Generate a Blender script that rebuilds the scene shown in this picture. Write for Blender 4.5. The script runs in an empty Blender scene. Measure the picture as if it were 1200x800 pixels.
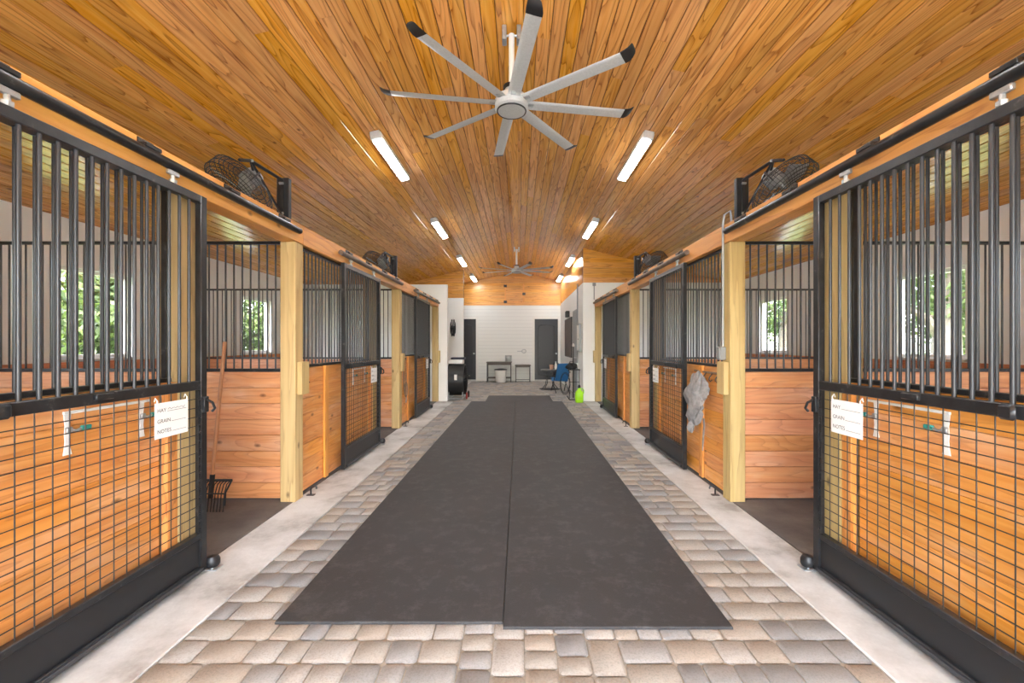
import bpy, math, random
from mathutils import Vector, Matrix
random.seed(7)
SC = bpy.context.scene
COL = SC.collection
PI = math.pi

# ------------------------------------------------------------------ camera
CAMH = 1.45
cam_d = bpy.data.cameras.new('camera'); cam = bpy.data.objects.new('camera', cam_d); COL.objects.link(cam)
cam.location = (0, 0, CAMH); cam.rotation_euler = (PI / 2, 0, 0)
cam_d.sensor_width = 36; cam_d.lens = 15.0
cam_d.shift_x = -8 / 1200; cam_d.shift_y = 3 / 1200
cam_d.clip_start = 0.05; cam_d.clip_end = 300
SC.camera = cam

# ------------------------------------------------------------------ world, sun, exposure
SKY_STRENGTH = 2.1
SUN_STRENGTH = 3.0
LAMP_STRENGTH = 30.0
EXPOSURE = 1.08
w = bpy.data.worlds.new('sky'); SC.world = w; w.use_nodes = True
nt = w.node_tree; nt.nodes.clear()
wo = nt.nodes.new('ShaderNodeOutputWorld'); wb = nt.nodes.new('ShaderNodeBackground')
sk = nt.nodes.new('ShaderNodeTexSky'); sk.sky_type = 'NISHITA'; sk.sun_disc = False
sk.sun_elevation = math.radians(58); sk.sun_rotation = math.radians(180)
sk.air_density = 1.0; sk.dust_density = 3.0; sk.ozone_density = 1.0
hs = nt.nodes.new('ShaderNodeHueSaturation'); hs.inputs['Saturation'].default_value = 0.8
nt.links.new(sk.outputs[0], hs.inputs['Color']); nt.links.new(hs.outputs[0], wb.inputs[0])
wb.inputs[1].default_value = SKY_STRENGTH
nt.links.new(wb.outputs[0], wo.inputs[0])
sd = bpy.data.lights.new('sun', 'SUN'); so = bpy.data.objects.new('sun', sd); COL.objects.link(so)
sd.energy = SUN_STRENGTH; sd.angle = math.radians(2); sd.color = (1.0, 0.98, 0.95)
so.rotation_euler = (math.radians(35), 0, math.radians(3))      # high over the entry end, behind the camera
so.location = (0, -20, 30)
vs = SC.view_settings
vs.view_transform = 'Standard'; vs.look = 'None'; vs.gamma = 1.0; vs.exposure = EXPOSURE
vs.use_curve_mapping = False

# ------------------------------------------------------------------ materials
MATS = {}
def srgb(r, g, b):
    def f(c):
        c /= 255.0
        return c / 12.92 if c <= 0.04045 else ((c + 0.055) / 1.055) ** 2.4
    return (f(r), f(g), f(b), 1.0)

class NT:
    def __init__(s, name):
        s.m = bpy.data.materials.new(name); s.m.use_nodes = True
        s.t = s.m.node_tree; s.n = s.t.nodes
        s.b = s.n['Principled BSDF']
    def new(s, typ, **kw):
        n = s.n.new(typ)
        for k, v in kw.items():
            setattr(n, k, v)
        return n
    def link(s, a, b): s.t.links.new(a, b)
    def math(s, op, a, b=None, clamp=False):
        n = s.new('ShaderNodeMath', operation=op); n.use_clamp = clamp
        for i, v in enumerate((a, b)):
            if v is None: continue
            if hasattr(v, 'is_output') or not isinstance(v, (int, float)): s.link(v, n.inputs[i])
            else: n.inputs[i].default_value = v
        return n.outputs[0]
    def noise(s, vec, scale, detail=2, rough=0.5):
        n = s.new('ShaderNodeTexNoise'); n.inputs['Scale'].default_value = scale
        n.inputs['Detail'].default_value = detail; n.inputs['Roughness'].default_value = rough
        if vec is not None: s.link(vec, n.inputs['Vector'])
        return n.outputs['Fac']
    def ramp(s, fac, stops, interp='LINEAR'):
        n = s.new('ShaderNodeValToRGB'); r = n.color_ramp; r.interpolation = interp
        while len(r.elements) < len(stops): r.elements.new(0.5)
        for e, (p, c) in zip(r.elements, stops): e.position = p; e.color = c
        s.link(fac, n.inputs[0]); return n.outputs[0]
    def mix(s, fac, a, b, typ='MIX'):
        n = s.new('ShaderNodeMix', data_type='RGBA', blend_type=typ)
        for i, v in ((0, fac), (6, a), (7, b)):
            if isinstance(v, (int, float)): n.inputs[i].default_value = v
            elif isinstance(v, tuple): n.inputs[i].default_value = v
            else: s.link(v, n.inputs[i])
        return n.outputs[2]
    def bump(s, h, strength=0.2, dist=0.01):
        n = s.new('ShaderNodeBump'); n.inputs['Strength'].default_value = strength; n.inputs['Distance'].default_value = dist
        s.link(h, n.inputs['Height']); s.link(n.outputs[0], s.b.inputs['Normal'])
    def coords(s, scale=(1, 1, 1), rnd=True):
        tc = s.new('ShaderNodeTexCoord'); vec = tc.outputs['Object']
        if rnd:
            oi = s.new('ShaderNodeObjectInfo')
            mu = s.new('ShaderNodeVectorMath', operation='SCALE'); mu.inputs[0].default_value = (37.0, 53.0, 71.0)
            s.link(oi.outputs['Random'], mu.inputs['Scale'])
            ad = s.new('ShaderNodeVectorMath', operation='ADD'); s.link(vec, ad.inputs[0]); s.link(mu.outputs[0], ad.inputs[1]); vec = ad.outputs[0]
        mp = s.new('ShaderNodeVectorMath', operation='MULTIPLY'); mp.inputs[1].default_value = scale
        s.link(vec, mp.inputs[0]); return mp.outputs[0]

def wood(name, axis, light, mid, dark, rough=0.4, rings=9.0, cross=6.0, along=0.7, knots=0.5, var=0.25, coat=0.0, bump=0.15, worn=0.0, pale=(0.8, 0.6, 0.42, 1), depth=0.8, det=3.0):
    k = NT(name)
    def sc(c, a): return tuple(a if i == axis else c for i in range(3))
    v = k.coords(sc(cross, along))
    n1 = k.noise(v, 1.0, det, 0.45)
    ring = k.math('FRACT', k.math('MULTIPLY', n1, rings))
    fib = k.noise(k.coords(sc(130, 2.5)), 1.0, 2)
    strk = k.noise(k.coords(sc(28, 0.9)), 1.0, 4, 0.6)
    blot = k.noise(k.coords(sc(5, 1.6)), 1.0, 4, 0.6)
    base = k.mix(k.ramp(strk, [(0.32, (0, 0, 0, 1)), (0.68, (1, 1, 1, 1))]), light, mid)
    base = k.mix(k.ramp(blot, [(0.5, (0, 0, 0, 1)), (0.75, (worn, worn, worn, 1))]), base, pale)
    lines = k.ramp(ring, [(0.0, (0, 0, 0, 1)), (0.5, (0, 0, 0, 1)), (0.86, (0.45, 0.45, 0.45, 1)), (0.95, (0.9, 0.9, 0.9, 1)), (1.0, (0, 0, 0, 1))])
    fl_ = k.ramp(fib, [(0.35, (0.45, 0.45, 0.45, 1)), (0.65, (1, 1, 1, 1))])
    col = k.mix(k.math('MULTIPLY', k.math('MULTIPLY', lines, fl_), depth), base, dark)
    # knots
    vo = k.new('ShaderNodeTexVoronoi'); vo.voronoi_dimensions = '2D'; vo.inputs['Scale'].default_value = 1.0
    sx_ = k.new('ShaderNodeSeparateXYZ'); k.link(k.coords((1, 1, 1)), sx_.inputs[0])
    oth = [sx_.outputs[q] for q in range(3) if q != axis]
    cb = k.new('ShaderNodeCombineXYZ'); k.link(k.math('MULTIPLY', sx_.outputs[axis], 2.4), cb.inputs[0]); k.link(k.math('MULTIPLY', k.math('ADD', oth[0], oth[1]), 4.2), cb.inputs[1])
    k.link(cb.outputs[0], vo.inputs['Vector'])
    sep = k.new('ShaderNodeSeparateColor'); k.link(vo.outputs['Color'], sep.inputs[0])
    sel = k.math('LESS_THAN', sep.outputs[0], knots)
    kn = k.math('SUBTRACT', 1.0, k.math('DIVIDE', vo.outputs['Distance'], 0.085), True)
    kn = k.math('MULTIPLY', k.math('POWER', kn, 0.7), sel)
    kd = tuple(c * 0.3 for c in dark[:3]) + (1,)
    col = k.mix(k.math('MULTIPLY', kn, 0.9), col, kd)
    # per-board tint
    oi = k.new('ShaderNodeObjectInfo')
    hv = k.new('ShaderNodeHueSaturation'); k.link(col, hv.inputs['Color'])
    k.link(k.math('ADD', k.math('MULTIPLY', oi.outputs['Random'], var), 1 - var / 2), hv.inputs['Value'])
    r2 = k.math('FRACT', k.math('MULTIPLY', oi.outputs['Random'], 17.31))
    k.link(k.math('ADD', k.math('MULTIPLY', r2, 0.008), 0.496), hv.inputs['Hue'])
    k.link(k.math('ADD', k.math('MULTIPLY', r2, var * 0.6), 1 - var * 0.3), hv.inputs['Saturation'])
    k.link(hv.outputs[0], k.b.inputs['Base Color'])
    k.b.inputs['Roughness'].default_value = rough
    if coat: k.b.inputs['Coat Weight'].default_value = coat; k.b.inputs['Coat Roughness'].default_value = 0.15
    k.bump(k.math('ADD', ring, fib), bump, 0.002)
    return k.m

def plain(name, col, rough=0.5, metal=0.0, nscale=0, namt=0.15, bump=0.0, emit=0.0, rnd=False):
    k = NT(name)
    if nscale:
        n = k.noise(k.coords((1, 1, 1), rnd), nscale, 4, 0.6)
        lo = tuple(max(0, c * (1 - namt)) for c in col[:3]) + (1,); hi = tuple(min(1, c * (1 + namt)) for c in col[:3]) + (1,)
        k.link(k.ramp(n, [(0.3, lo), (0.7, hi)]), k.b.inputs['Base Color'])
        if bump: k.bump(n, bump, 0.004)
    else:
        k.b.inputs['Base Color'].default_value = col
    k.b.inputs['Roughness'].default_value = rough; k.b.inputs['Metallic'].default_value = metal
    if emit:
        k.b.inputs['Emission Color'].default_value = col; k.b.inputs['Emission Strength'].default_value = emit
    return k.m

CL, CM, CD = srgb(234, 174, 94), srgb(217, 147, 65), srgb(136, 66, 18)
M = {}
M['ceil'] = wood('varnished_pine_ceiling', 1, CL, CM, CD, rough=0.2, rings=10, cross=8.0, along=0.62, knots=0.05, var=0.24, bump=0.05, depth=1.0, det=1.0)
M['ceil_x'] = wood('varnished_pine_gable', 0, CL, CM, CD, rough=0.3, rings=8, cross=7, along=0.55, knots=0.06, var=0.2, bump=0.06)
M['ceil_back'] = plain('ceiling_groove', srgb(70, 38, 16), 0.8)
FL, FM, FD = srgb(232, 166, 92), srgb(216, 140, 64), srgb(160, 88, 38)
M['front_y'] = wood('stained_pine_front', 1, FL, FM, FD, rough=0.36, rings=11, cross=6, along=0.55, knots=0.2, var=0.14, worn=0.6, pale=srgb(236, 196, 160), depth=0.6)
M['part_x'] = wood('stained_pine_partition', 0, srgb(226, 166, 116), srgb(206, 136, 88), srgb(164, 98, 60), rough=0.45, rings=12, cross=6, along=0.8, knots=0.25, var=0.18, det=1.5, worn=0.5, pale=srgb(234, 202, 174), depth=0.65)
M['part_y'] = wood('stained_pine_wainscot', 1, srgb(216, 146, 96), srgb(190, 112, 66), srgb(140, 74, 40), rough=0.5, rings=8, cross=6, along=0.8, knots=0.15, var=0.2)
M['trim_z'] = wood('stained_pine_upright', 2, FL, FM, FD, rough=0.4, rings=6, cross=6, along=0.7, knots=0.1, var=0.1)
M['post'] = wood('treated_pine_post', 2, srgb(206, 180, 126), srgb(190, 162, 106), srgb(154, 122, 74), rough=0.6, rings=6, cross=7, along=0.5, knots=0.2, var=0.08)
M['beam'] = wood('stained_pine_beam', 1, srgb(232, 170, 92), srgb(218, 148, 70), srgb(176, 104, 46), rough=0.4, rings=6, cross=5, along=0.5, knots=0.15, var=0.1)
M['handle_z'] = wood('ash_handle', 2, srgb(206, 150, 100), srgb(190, 130, 80), srgb(150, 96, 56), rough=0.5, rings=4, cross=20, along=0.5, knots=0)
M['desk'] = wood('dark_desk_wood', 0, srgb(74, 56, 46), srgb(60, 44, 36), srgb(40, 30, 26), rough=0.4, rings=6, cross=6, along=0.7, knots=0)

# black painted steel
k = NT('black_painted_steel')
n = k.noise(k.coords((1, 1, 1)), 14, 4, 0.65)
k.link(k.ramp(n, [(0.35, srgb(24, 25, 27)), (0.62, srgb(40, 41, 43)), (0.74, srgb(92, 90, 86))]), k.b.inputs['Base Color'])
k.b.inputs['Roughness'].default_value = 0.32; M['steel'] = k.m
M['bar'] = plain('black_bar_steel', srgb(52, 53, 56), 0.3, 0.0)
M['wire'] = plain('black_wire', srgb(40, 36, 33), 0.5)
M['kick'] = plain('black_kick_plate', srgb(26, 28, 31), 0.4, 0, 5, 0.2)
k = NT('weathered_track')
n = k.noise(k.coords((1, 1, 1)), 7, 5, 0.7)
k.link(k.ramp(n, [(0.35, srgb(84, 72, 62)), (0.6, srgb(120, 104, 92)), (0.75, srgb(96, 60, 40))]), k.b.inputs['Base Color'])
k.b.inputs['Roughness'].default_value = 0.5; M['oldtrack'] = k.m
M['galv'] = plain('galvanised_steel', srgb(176, 180, 182), 0.35, 0.7, 30, 0.2)
M['alu'] = plain('brushed_aluminium', srgb(206, 208, 207), 0.45, 0.3, 60, 0.08)
M['whitemetal'] = plain('white_enamel', srgb(228, 226, 220), 0.35)
M['blackplastic'] = plain('black_plastic', srgb(26, 26, 28), 0.45)
M['greymetal'] = plain('grey_box_metal', srgb(150, 152, 152), 0.45, 0.3)
M['white'] = plain('white_painted_wall', srgb(240, 240, 236), 0.75, 0, 1.5, 0.03)
M['card'] = plain('white_card', srgb(240, 240, 238), 0.6)
M['ink'] = plain('grey_ink', srgb(38, 38, 40), 0.7)
M['pen'] = plain('pen_ink', srgb(130, 134, 142), 0.7)
M['strap'] = plain('white_strap', srgb(240, 240, 236), 0.6)
M['teal'] = plain('teal_tag', srgb(46, 140, 130), 0.5)
M['blue'] = plain('blue_sling_fabric', srgb(34, 98, 150), 0.8, 0, 40, 0.15)
M['lime'] = plain('lime_plastic', srgb(160, 224, 30), 0.35)
M['red'] = plain('red_plastic', srgb(150, 40, 30), 0.4)
M['rubber'] = plain('black_rubber', srgb(30, 30, 31), 0.8)
M['tan'] = plain('tan_cup', srgb(196, 150, 124), 0.6)
M['leather'] = plain('worn_leather', srgb(134, 112, 92), 0.7, 0, 20, 0.3)
M['cloth'] = plain('grey_cloth', srgb(148, 146, 145), 0.9, 0, 18, 0.3, 0.4)
M['brownboard'] = plain('brown_board', srgb(82, 70, 66), 0.5, 0, 3, 0.15)
M['doorblue'] = plain('dark_slate_door', srgb(33, 35, 43), 0.35)
M['greydoor'] = plain('grey_door', srgb(150, 152, 152), 0.5)
M['lamp'] = plain('lamp_diffuser', (0.93, 0.97, 1.0, 1), 0.4, emit=LAMP_STRENGTH)
M['tree_bark'] = plain('bark', srgb(104, 92, 80), 0.9, 0, 8, 0.3)
M['clear'] = None

# siding: white horizontal boards too far to tell apart singly
k = NT('white_siding')
v = k.coords((1, 1, 1), False); sx = k.new('ShaderNodeSeparateXYZ'); k.link(v, sx.inputs[0])
fr = k.math('FRACT', k.math('DIVIDE', sx.outputs[2], 0.14))
k.link(k.mix(k.math('LESS_THAN', fr, 0.06), srgb(230, 230, 226), srgb(200, 200, 198)), k.b.inputs['Base Color'])
k.bump(fr, 0.25, 0.01); k.b.inputs['Roughness'].default_value = 0.6; M['siding'] = k.m

# concrete kerb
k = NT('worn_concrete'); v = k.coords((1, 1, 1), False)
n1 = k.noise(v, 2.2, 6, 0.65); n2 = k.noise(v, 60, 3, 0.6)
c = k.ramp(n1, [(0.34, srgb(150, 145, 138)), (0.46, srgb(190, 188, 183)), (0.62, srgb(212, 211, 207))])
c = k.mix(k.math('MULTIPLY', n2, 0.35), c, srgb(150, 147, 142))
k.link(c, k.b.inputs['Base Color']); k.b.inputs['Roughness'].default_value = 0.8; k.bump(n2, 0.25, 0.004); M['concrete'] = k.m

# pavers
k = NT('tumbled_paver'); v = k.coords((1, 1, 1), True)
oi = k.new('ShaderNodeObjectInfo'); ge = k.new('ShaderNodeNewGeometry')
r = k.math('FRACT', k.math('ADD', oi.outputs['Random'], ge.outputs['Random Per Island']))
base = k.ramp(r, [(0.0, srgb(152, 144, 133)), (0.2, srgb(132, 131, 130)), (0.38, srgb(160, 154, 146)), (0.55, srgb(116, 115, 116)), (0.7, srgb(152, 139, 124)), (0.86, srgb(144, 141, 138))], 'CONSTANT')
n1 = k.noise(v, 9, 4, 0.6); n2 = k.noise(v, 110, 3, 0.7)
c = k.mix(k.math('MULTIPLY', n1, 0.45), base, srgb(175, 172, 166))
c = k.mix(k.ramp(n2, [(0.45, (0, 0, 0, 1)), (0.75, (0.5, 0.5, 0.5, 1))]), c, srgb(96, 91, 87))
k.link(c, k.b.inputs['Base Color']); k.b.inputs['Roughness'].default_value = 0.75; k.bump(n2, 0.35, 0.004); M['paver'] = k.m
M['sand'] = plain('joint_sand', srgb(150, 142, 130), 0.95, 0, 40, 0.2)

# rubber mats
k = NT('rubber_mat'); v = k.coords((1, 1, 1), True)
n1 = k.noise(v, 1.3, 5, 0.6); n2 = k.noise(v, 160, 2, 0.6); n3 = k.noise(v, 9, 6, 0.75)
c = k.ramp(n1, [(0.3, srgb(42, 42, 43)), (0.7, srgb(53, 52, 53))])
c = k.mix(k.ramp(n3, [(0.5, (0, 0, 0, 1)), (0.68, (0.6, 0.6, 0.6, 1))]), c, srgb(80, 79, 79))
c = k.mix(k.ramp(n2, [(0.4, (0, 0, 0, 1)), (0.8, (0.6, 0.6, 0.6, 1))]), c, srgb(36, 36, 38))
k.link(c, k.b.inputs['Base Color']); k.b.inputs['Roughness'].default_value = 0.62; k.bump(n2, 0.3, 0.003); M['mat'] = k.m

k = NT('dusty_stall_rubber'); v = k.coords((1, 1, 1), False)
n1 = k.noise(v, 1.6, 6, 0.65); n2 = k.noise(v, 90, 3, 0.6)
c = k.ramp(n1, [(0.35, srgb(84, 80, 77)), (0.6, srgb(112, 107, 102)), (0.75, srgb(150, 143, 134))])
c = k.mix(k.math('MULTIPLY', n2, 0.4), c, srgb(70, 67, 65))
k.link(c, k.b.inputs['Base Color']); k.b.inputs['Roughness'].default_value = 0.8; k.bump(n2, 0.3, 0.003); M['stallfloor'] = k.m
# grass + leaves
k = NT('lawn'); n = k.noise(k.coords((1, 1, 1), False), 3, 6, 0.7)
k.link(k.ramp(n, [(0.3, srgb(84, 102, 56)), (0.7, srgb(122, 138, 86))]), k.b.inputs['Base Color']); k.b.inputs['Roughness'].default_value = 0.9; M['lawn'] = k.m
k = NT('leaf'); ge = k.new('ShaderNodeNewGeometry')
k.link(k.ramp(ge.outputs['Random Per Island'], [(0.0, srgb(30, 42, 22)), (0.5, srgb(62, 78, 38)), (1.0, srgb(108, 120, 68))]), k.b.inputs['Base Color'])
k.b.inputs['Roughness'].default_value = 0.6
tr = k.new('ShaderNodeBsdfTranslucent'); tr.inputs[0].default_value = srgb(90, 108, 46)
mx = k.new('ShaderNodeMixShader'); mx.inputs[0].default_value = 0.35
out = k.n['Material Output']; k.link(k.b.outputs[0], mx.inputs[1]); k.link(tr.outputs[0], mx.inputs[2]); k.link(mx.outputs[0], out.inputs[0]); M['leaf'] = k.m
# window glass: thin pane
k = NT('window_glass'); tr = k.new('ShaderNodeBsdfTransparent'); gl = k.new('ShaderNodeBsdfGlossy'); gl.inputs['Roughness'].default_value = 0.02
mx = k.new('ShaderNodeMixShader'); mx.inputs[0].default_value = 0.05
out = k.n['Material Output']; k.link(tr.outputs[0], mx.inputs[1]); k.link(gl.outputs[0], mx.inputs[2]); k.link(mx.outputs[0], out.inputs[0]); M['glass'] = k.m
# clear plastic bin
k = NT('cloudy_plastic'); k.b.inputs['Base Color'].default_value = srgb(206, 208, 206); k.b.inputs['Roughness'].default_value = 0.3; k.b.inputs['Transmission Weight'].default_value = 0.5; M['cloudy'] = k.m

# ------------------------------------------------------------------ mesh helpers
class MB:
    def __init__(s): s.v = []; s.f = []
    def add(s, vs, fs):
        o = len(s.v); s.v += [tuple(p) for p in vs]; s.f += [tuple(i + o for i in f) for f in fs]; return s
    def box(s, x0, x1, y0, y1, z0, z1, c=0.0):
        x0, x1 = min(x0, x1), max(x0, x1); y0, y1 = min(y0, y1), max(y0, y1); z0, z1 = min(z0, z1), max(z0, z1)
        if c <= 0:
            return s.add([(x, y, z) for x in (x0, x1) for y in (y0, y1) for z in (z0, z1)],
                [(0, 1, 3, 2), (4, 6, 7, 5), (0, 4, 5, 1), (2, 3, 7, 6), (0, 2, 6, 4), (1, 5, 7, 3)])
        c = min(c, 0.45 * min(x1 - x0, y1 - y0, z1 - z0))
        vs = []; idx = {}
        for i, x in enumerate((x0, x1)):
            for j, y in enumerate((y0, y1)):
                for q, z in enumerate((z0, z1)):
                    sx, sy, sz = (1 - 2 * i) * c, (1 - 2 * j) * c, (1 - 2 * q) * c
                    for a, p in enumerate(((x, y + sy, z + sz), (x + sx, y, z + sz), (x + sx, y + sy, z))):
                        idx[(i, j, q, a)] = len(vs); vs.append(p)
        I = lambda i, j, q, a: idx[(i, j, q, a)]
        fs = [(I(0,0,0,0), I(0,0,1,0), I(0,1,1,0), I(0,1,0,0)), (I(1,0,0,0), I(1,1,0,0), I(1,1,1,0), I(1,0,1,0)),
              (I(0,0,0,1), I(1,0,0,1), I(1,0,1,1), I(0,0,1,1)), (I(0,1,0,1), I(0,1,1,1), I(1,1,1,1), I(1,1,0,1)),
              (I(0,0,0,2), I(0,1,0,2), I(1,1,0,2), I(1,0,0,2)), (I(0,0,1,2), I(1,0,1,2), I(1,1,1,2), I(0,1,1,2))]
        for q in (0, 1):
            for i in (0, 1):
                fs.append((I(i,0,q,0), I(i,1,q,0), I(i,1,q,2), I(i,0,q,2)))
            for j in (0, 1):
                fs.append((I(0,j,q,1), I(1,j,q,1), I(1,j,q,2), I(0,j,q,2)))
        for i in (0, 1):
            for j in (0, 1):
                fs.append((I(i,j,0,0), I(i,j,1,0), I(i,j,1,1), I(i,j,0,1)))
                for q in (0, 1): fs.append((I(i,j,q,0), I(i,j,q,1), I(i,j,q,2)))
        return s.add(vs, fs)
    def cyl(s, p0, p1, r, n=10, r1=None):
        return s.tube([p0, p1], [r, r if r1 is None else r1], n)
    def tube(s, pts, r, n=8, closed=False):
        pts = [Vector(p) for p in pts]; m = len(pts)
        rs = r if isinstance(r, (list, tuple)) else [r] * m
        vs = []; prev = None
        for i, p in enumerate(pts):
            if closed: t = pts[(i + 1) % m] - pts[i - 1]
            else: t = pts[min(i + 1, m - 1)] - pts[max(i - 1, 0)]
            t.normalize()
            if prev is None:
                a = Vector((0, 0, 1)) if abs(t.z) < 0.9 else Vector((1, 0, 0)); u = t.cross(a).normalized()
            else:
                u = (prev - t * prev.dot(t)).normalized()
            prev = u; wv = t.cross(u)
            for k_ in range(n):
                an = 2 * PI * k_ / n
                vs.append(p + (u * math.cos(an) + wv * math.sin(an)) * rs[i])
        fs = []
        for i in range(m if closed else m - 1):
            a, b = i * n, ((i + 1) % m) * n
            for k_ in range(n):
                fs.append((a + k_, a + (k_ + 1) % n, b + (k_ + 1) % n, b + k_))
        if not closed: fs += [tuple(range(n - 1, -1, -1)), tuple((m - 1) * n + k_ for k_ in range(n))]
        return s.add(vs, fs)
    def lathe(s, prof, c=(0, 0, 0), n=24, axis=2):
        vs = []; m = len(prof)
        for (r, h) in prof:
            for k_ in range(n):
                a = 2 * PI * k_ / n; p = [r * math.cos(a), r * math.sin(a)]
                q = (p[0], p[1], h) if axis == 2 else ((h, p[0], p[1]) if axis == 0 else (p[1], h, p[0]))
                vs.append((q[0] + c[0], q[1] + c[1], q[2] + c[2]))
        fs = []
        for i in range(m - 1):
            for k_ in range(n):
                fs.append((i * n + k_, i * n + (k_ + 1) % n, (i + 1) * n + (k_ + 1) % n, (i + 1) * n + k_))
        fs += [tuple(range(n - 1, -1, -1)), tuple((m - 1) * n + k_ for k_ in range(n))]
        return s.add(vs, fs)
    def prism(s, poly, axis, a0, a1):
        """poly: 2-D points in the two other axes (cyclic order after axis), extruded a0..a1 along axis"""
        def P(u, v, h): return (h, u, v) if axis == 0 else ((v, h, u) if axis == 1 else (u, v, h))
        n = len(poly)
        vs = [P(u, v, a0) for u, v in poly] + [P(u, v, a1) for u, v in poly]
        fs = [tuple(range(n - 1, -1, -1)), tuple(range(n, 2 * n))] + [(i, (i + 1) % n, n + (i + 1) % n, n + i) for i in range(n)]
        return s.add(vs, fs)
    def xf(s, mat, i0=0):
        s.v = s.v[:i0] + [tuple(mat @ Vector(p)) for p in s.v[i0:]]; return s
    def mesh(s, name, mat, smooth=True, origin=(0, 0, 0)):
        me = bpy.data.meshes.new(name); ox, oy, oz = origin
        me.from_pydata([(x - ox, y - oy, z - oz) for x, y, z in s.v], [], s.f)
        import bmesh as bmx
        b = bmx.new(); b.from_mesh(me); bmx.ops.recalc_face_normals(b, faces=b.faces); b.to_mesh(me); b.free()
        if mat: me.materials.append(mat)
        if smooth:
            me.polygons.foreach_set('use_smooth', [True] * len(me.polygons)); me.set_sharp_from_angle(angle=math.radians(40))
        return me
    def build(s, name, mat, parent=None, smooth=True, origin=None):
        if origin is None: origin = tuple(parent.matrix_world.translation) if False else (WORLD(parent) if parent else (0, 0, 0))
        o = bpy.data.objects.new(name, s.mesh(name, mat, smooth, origin)); COL.objects.link(o)
        if parent: o.parent = parent
        else: o.location = origin
        return o

def WORLD(o):
    x = y = z = 0.0
    while o: x += o.location.x; y += o.location.y; z += o.location.z; o = o.parent
    return (x, y, z)
def link(name, me, parent=None, loc=(0, 0, 0), rot=None):
    o = bpy.data.objects.new(name, me); COL.objects.link(o)
    if parent:
        o.parent = parent; p = WORLD(parent); loc = (loc[0] - p[0], loc[1] - p[1], loc[2] - p[2])
    o.location = loc
    if rot: o.rotation_euler = rot
    return o
def tag(o, label, cat=None, group=None, kind=None):
    if label: o['label'] = label
    if cat: o['category'] = cat
    if group: o['group'] = group
    if kind: o['kind'] = kind
    return o
def thing(name, loc, label, cat, group=None):
    o = bpy.data.objects.new(name, None); COL.objects.link(o); o.location = loc; o.empty_display_size = 0.1
    return tag(o, label, cat, group)
def struct(o, label=None): return tag(o, label, None, None, 'structure')
def bx(*a, **k_): return MB().box(*a, **k_)

# ------------------------------------------------------------------ layout
L = 3.42                                  # stall bay
POSTY = [3.91 + L * i for i in range(3)]  # front faces of the aisle posts
PW = 0.14
XF = {-1: -2.048, 1: 1.937}               # aisle face of posts
XO = {-1: -5.56, 1: 5.40}                 # outer walls
XR = -0.08; ZR = 4.32; PITCH = 0.24       # ridge
Y0, Y1 = -3.0, 16.74                      # building ends
YB = 10.75                                # front of the back room walls
XBL, XBR = -1.83, 1.64
def ceil_z(x): return ZR - PITCH * abs(x - XR)
SIDE = {-1: 'left', 1: 'right'}
ORD = ['nearest', 'middle', 'farthest']

# ------------------------------------------------------------------ floor
fl = bx(-5.7, 5.6, Y0 - 0.3, Y1 + 0.2, -0.2, -0.012).build('floor', M['sand'], None, False); struct(fl, 'aisle floor of tumbled tan and grey pavers')
GR = (bx(-80, 80, -60, 90, -0.4, -0.205)).build('ground', M['lawn'], None, False); struct(GR, 'lawn around the barn')

AP = bx(-9, 9, -16, Y0 - 0.301, -0.2, -0.01).build('floor_bounce_apron', M['concrete'], None, False); struct(AP, 'unseen pale concrete apron added to bounce daylight into the barn')  # out of view; added so daylight and sun bounce up onto the ceiling
def paver_mesh(wx, wy, seed):
    rr = random.Random(seed); g = 0.0035; hx, hy = wx / 2 - g, wy / 2 - g; c = 0.012
    ring = [(-hx + c, -hy), (hx - c, -hy), (hx, -hy + c), (hx, hy - c), (hx - c, hy), (-hx + c, hy), (-hx, hy - c), (-hx, -hy + c)]
    ring = [(x + rr.uniform(-.002, .002), y + rr.uniform(-.002, .002)) for x, y in ring]
    top = rr.uniform(-0.001, 0.001)
    vs = [(x, y, -0.03) for x, y in ring] + [(x, y, top - 0.007) for x, y in ring] + [(x * (1 - .009 / hx), y * (1 - .009 / hy), top) for x, y in ring]
    fs = []
    for q in (0, 8): fs += [(q + i, q + (i + 1) % 8, q + 8 + (i + 1) % 8, q + 8 + i) for i in range(8)]
    fs.append(tuple(range(16, 24)))
    return vs, fs
PCACHE = {}
def pmesh(wx, wy):
    key = (round(wx, 3), round(wy, 3), random.randrange(3))
    if key not in PCACHE:
        vs, fs = paver_mesh(wx, wy, hash(key)); PCACHE[key] = MB().add(vs, fs).mesh('paver', M['paver'], True)
    return PCACHE[key]
PAVERS = []     # (x, y, wx, wy)
RD = 0.154
def row(x0, x1, y, rd=RD):
    x = x0; ws = []
    tot = x1 - x0
    while tot > 1e-4:
        wv = random.choice([0.154, 0.154, 0.231, 0.231, 0.116])
        if tot - wv < 0.09: wv = tot
        if wv > 0.3: wv = tot / 2
        ws.append(wv); tot -= wv
    random.shuffle(ws)
    for wv in ws:
        PAVERS.append((x + wv / 2, y + rd / 2, wv, rd)); x += wv
XPL, XPR = -1.66, 1.625
y = 1.02 - RD * 26
while y < Y1 - 0.05:
    if y < 2.3:
        row(XPL, -0.275, y); row(0.48, XPR, y)
    elif y < 10.65:
        row(XPL, -1.155, y); row(0.98, XPR, y)
    else:
        row(XBL + 0.0 if y > YB else XPL, XBR if y > YB else XPR, y)
    y += RD
for cidx in range(5):                                   # soldier columns down the middle
    x = -0.275 + 0.151 * (cidx + 0.5); yy = 1.02 - RD * 26
    while yy < 2.35:
        dv = random.choice([0.154, 0.154, 0.231, 0.116]); PAVERS.append((x, yy + dv / 2, 0.151, dv)); yy += dv
vis = [p for p in PAVERS if p[1] > 1.70]; vis.sort(key=lambda p: p[1])
near = vis[:298]; nearset = set(near)
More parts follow.
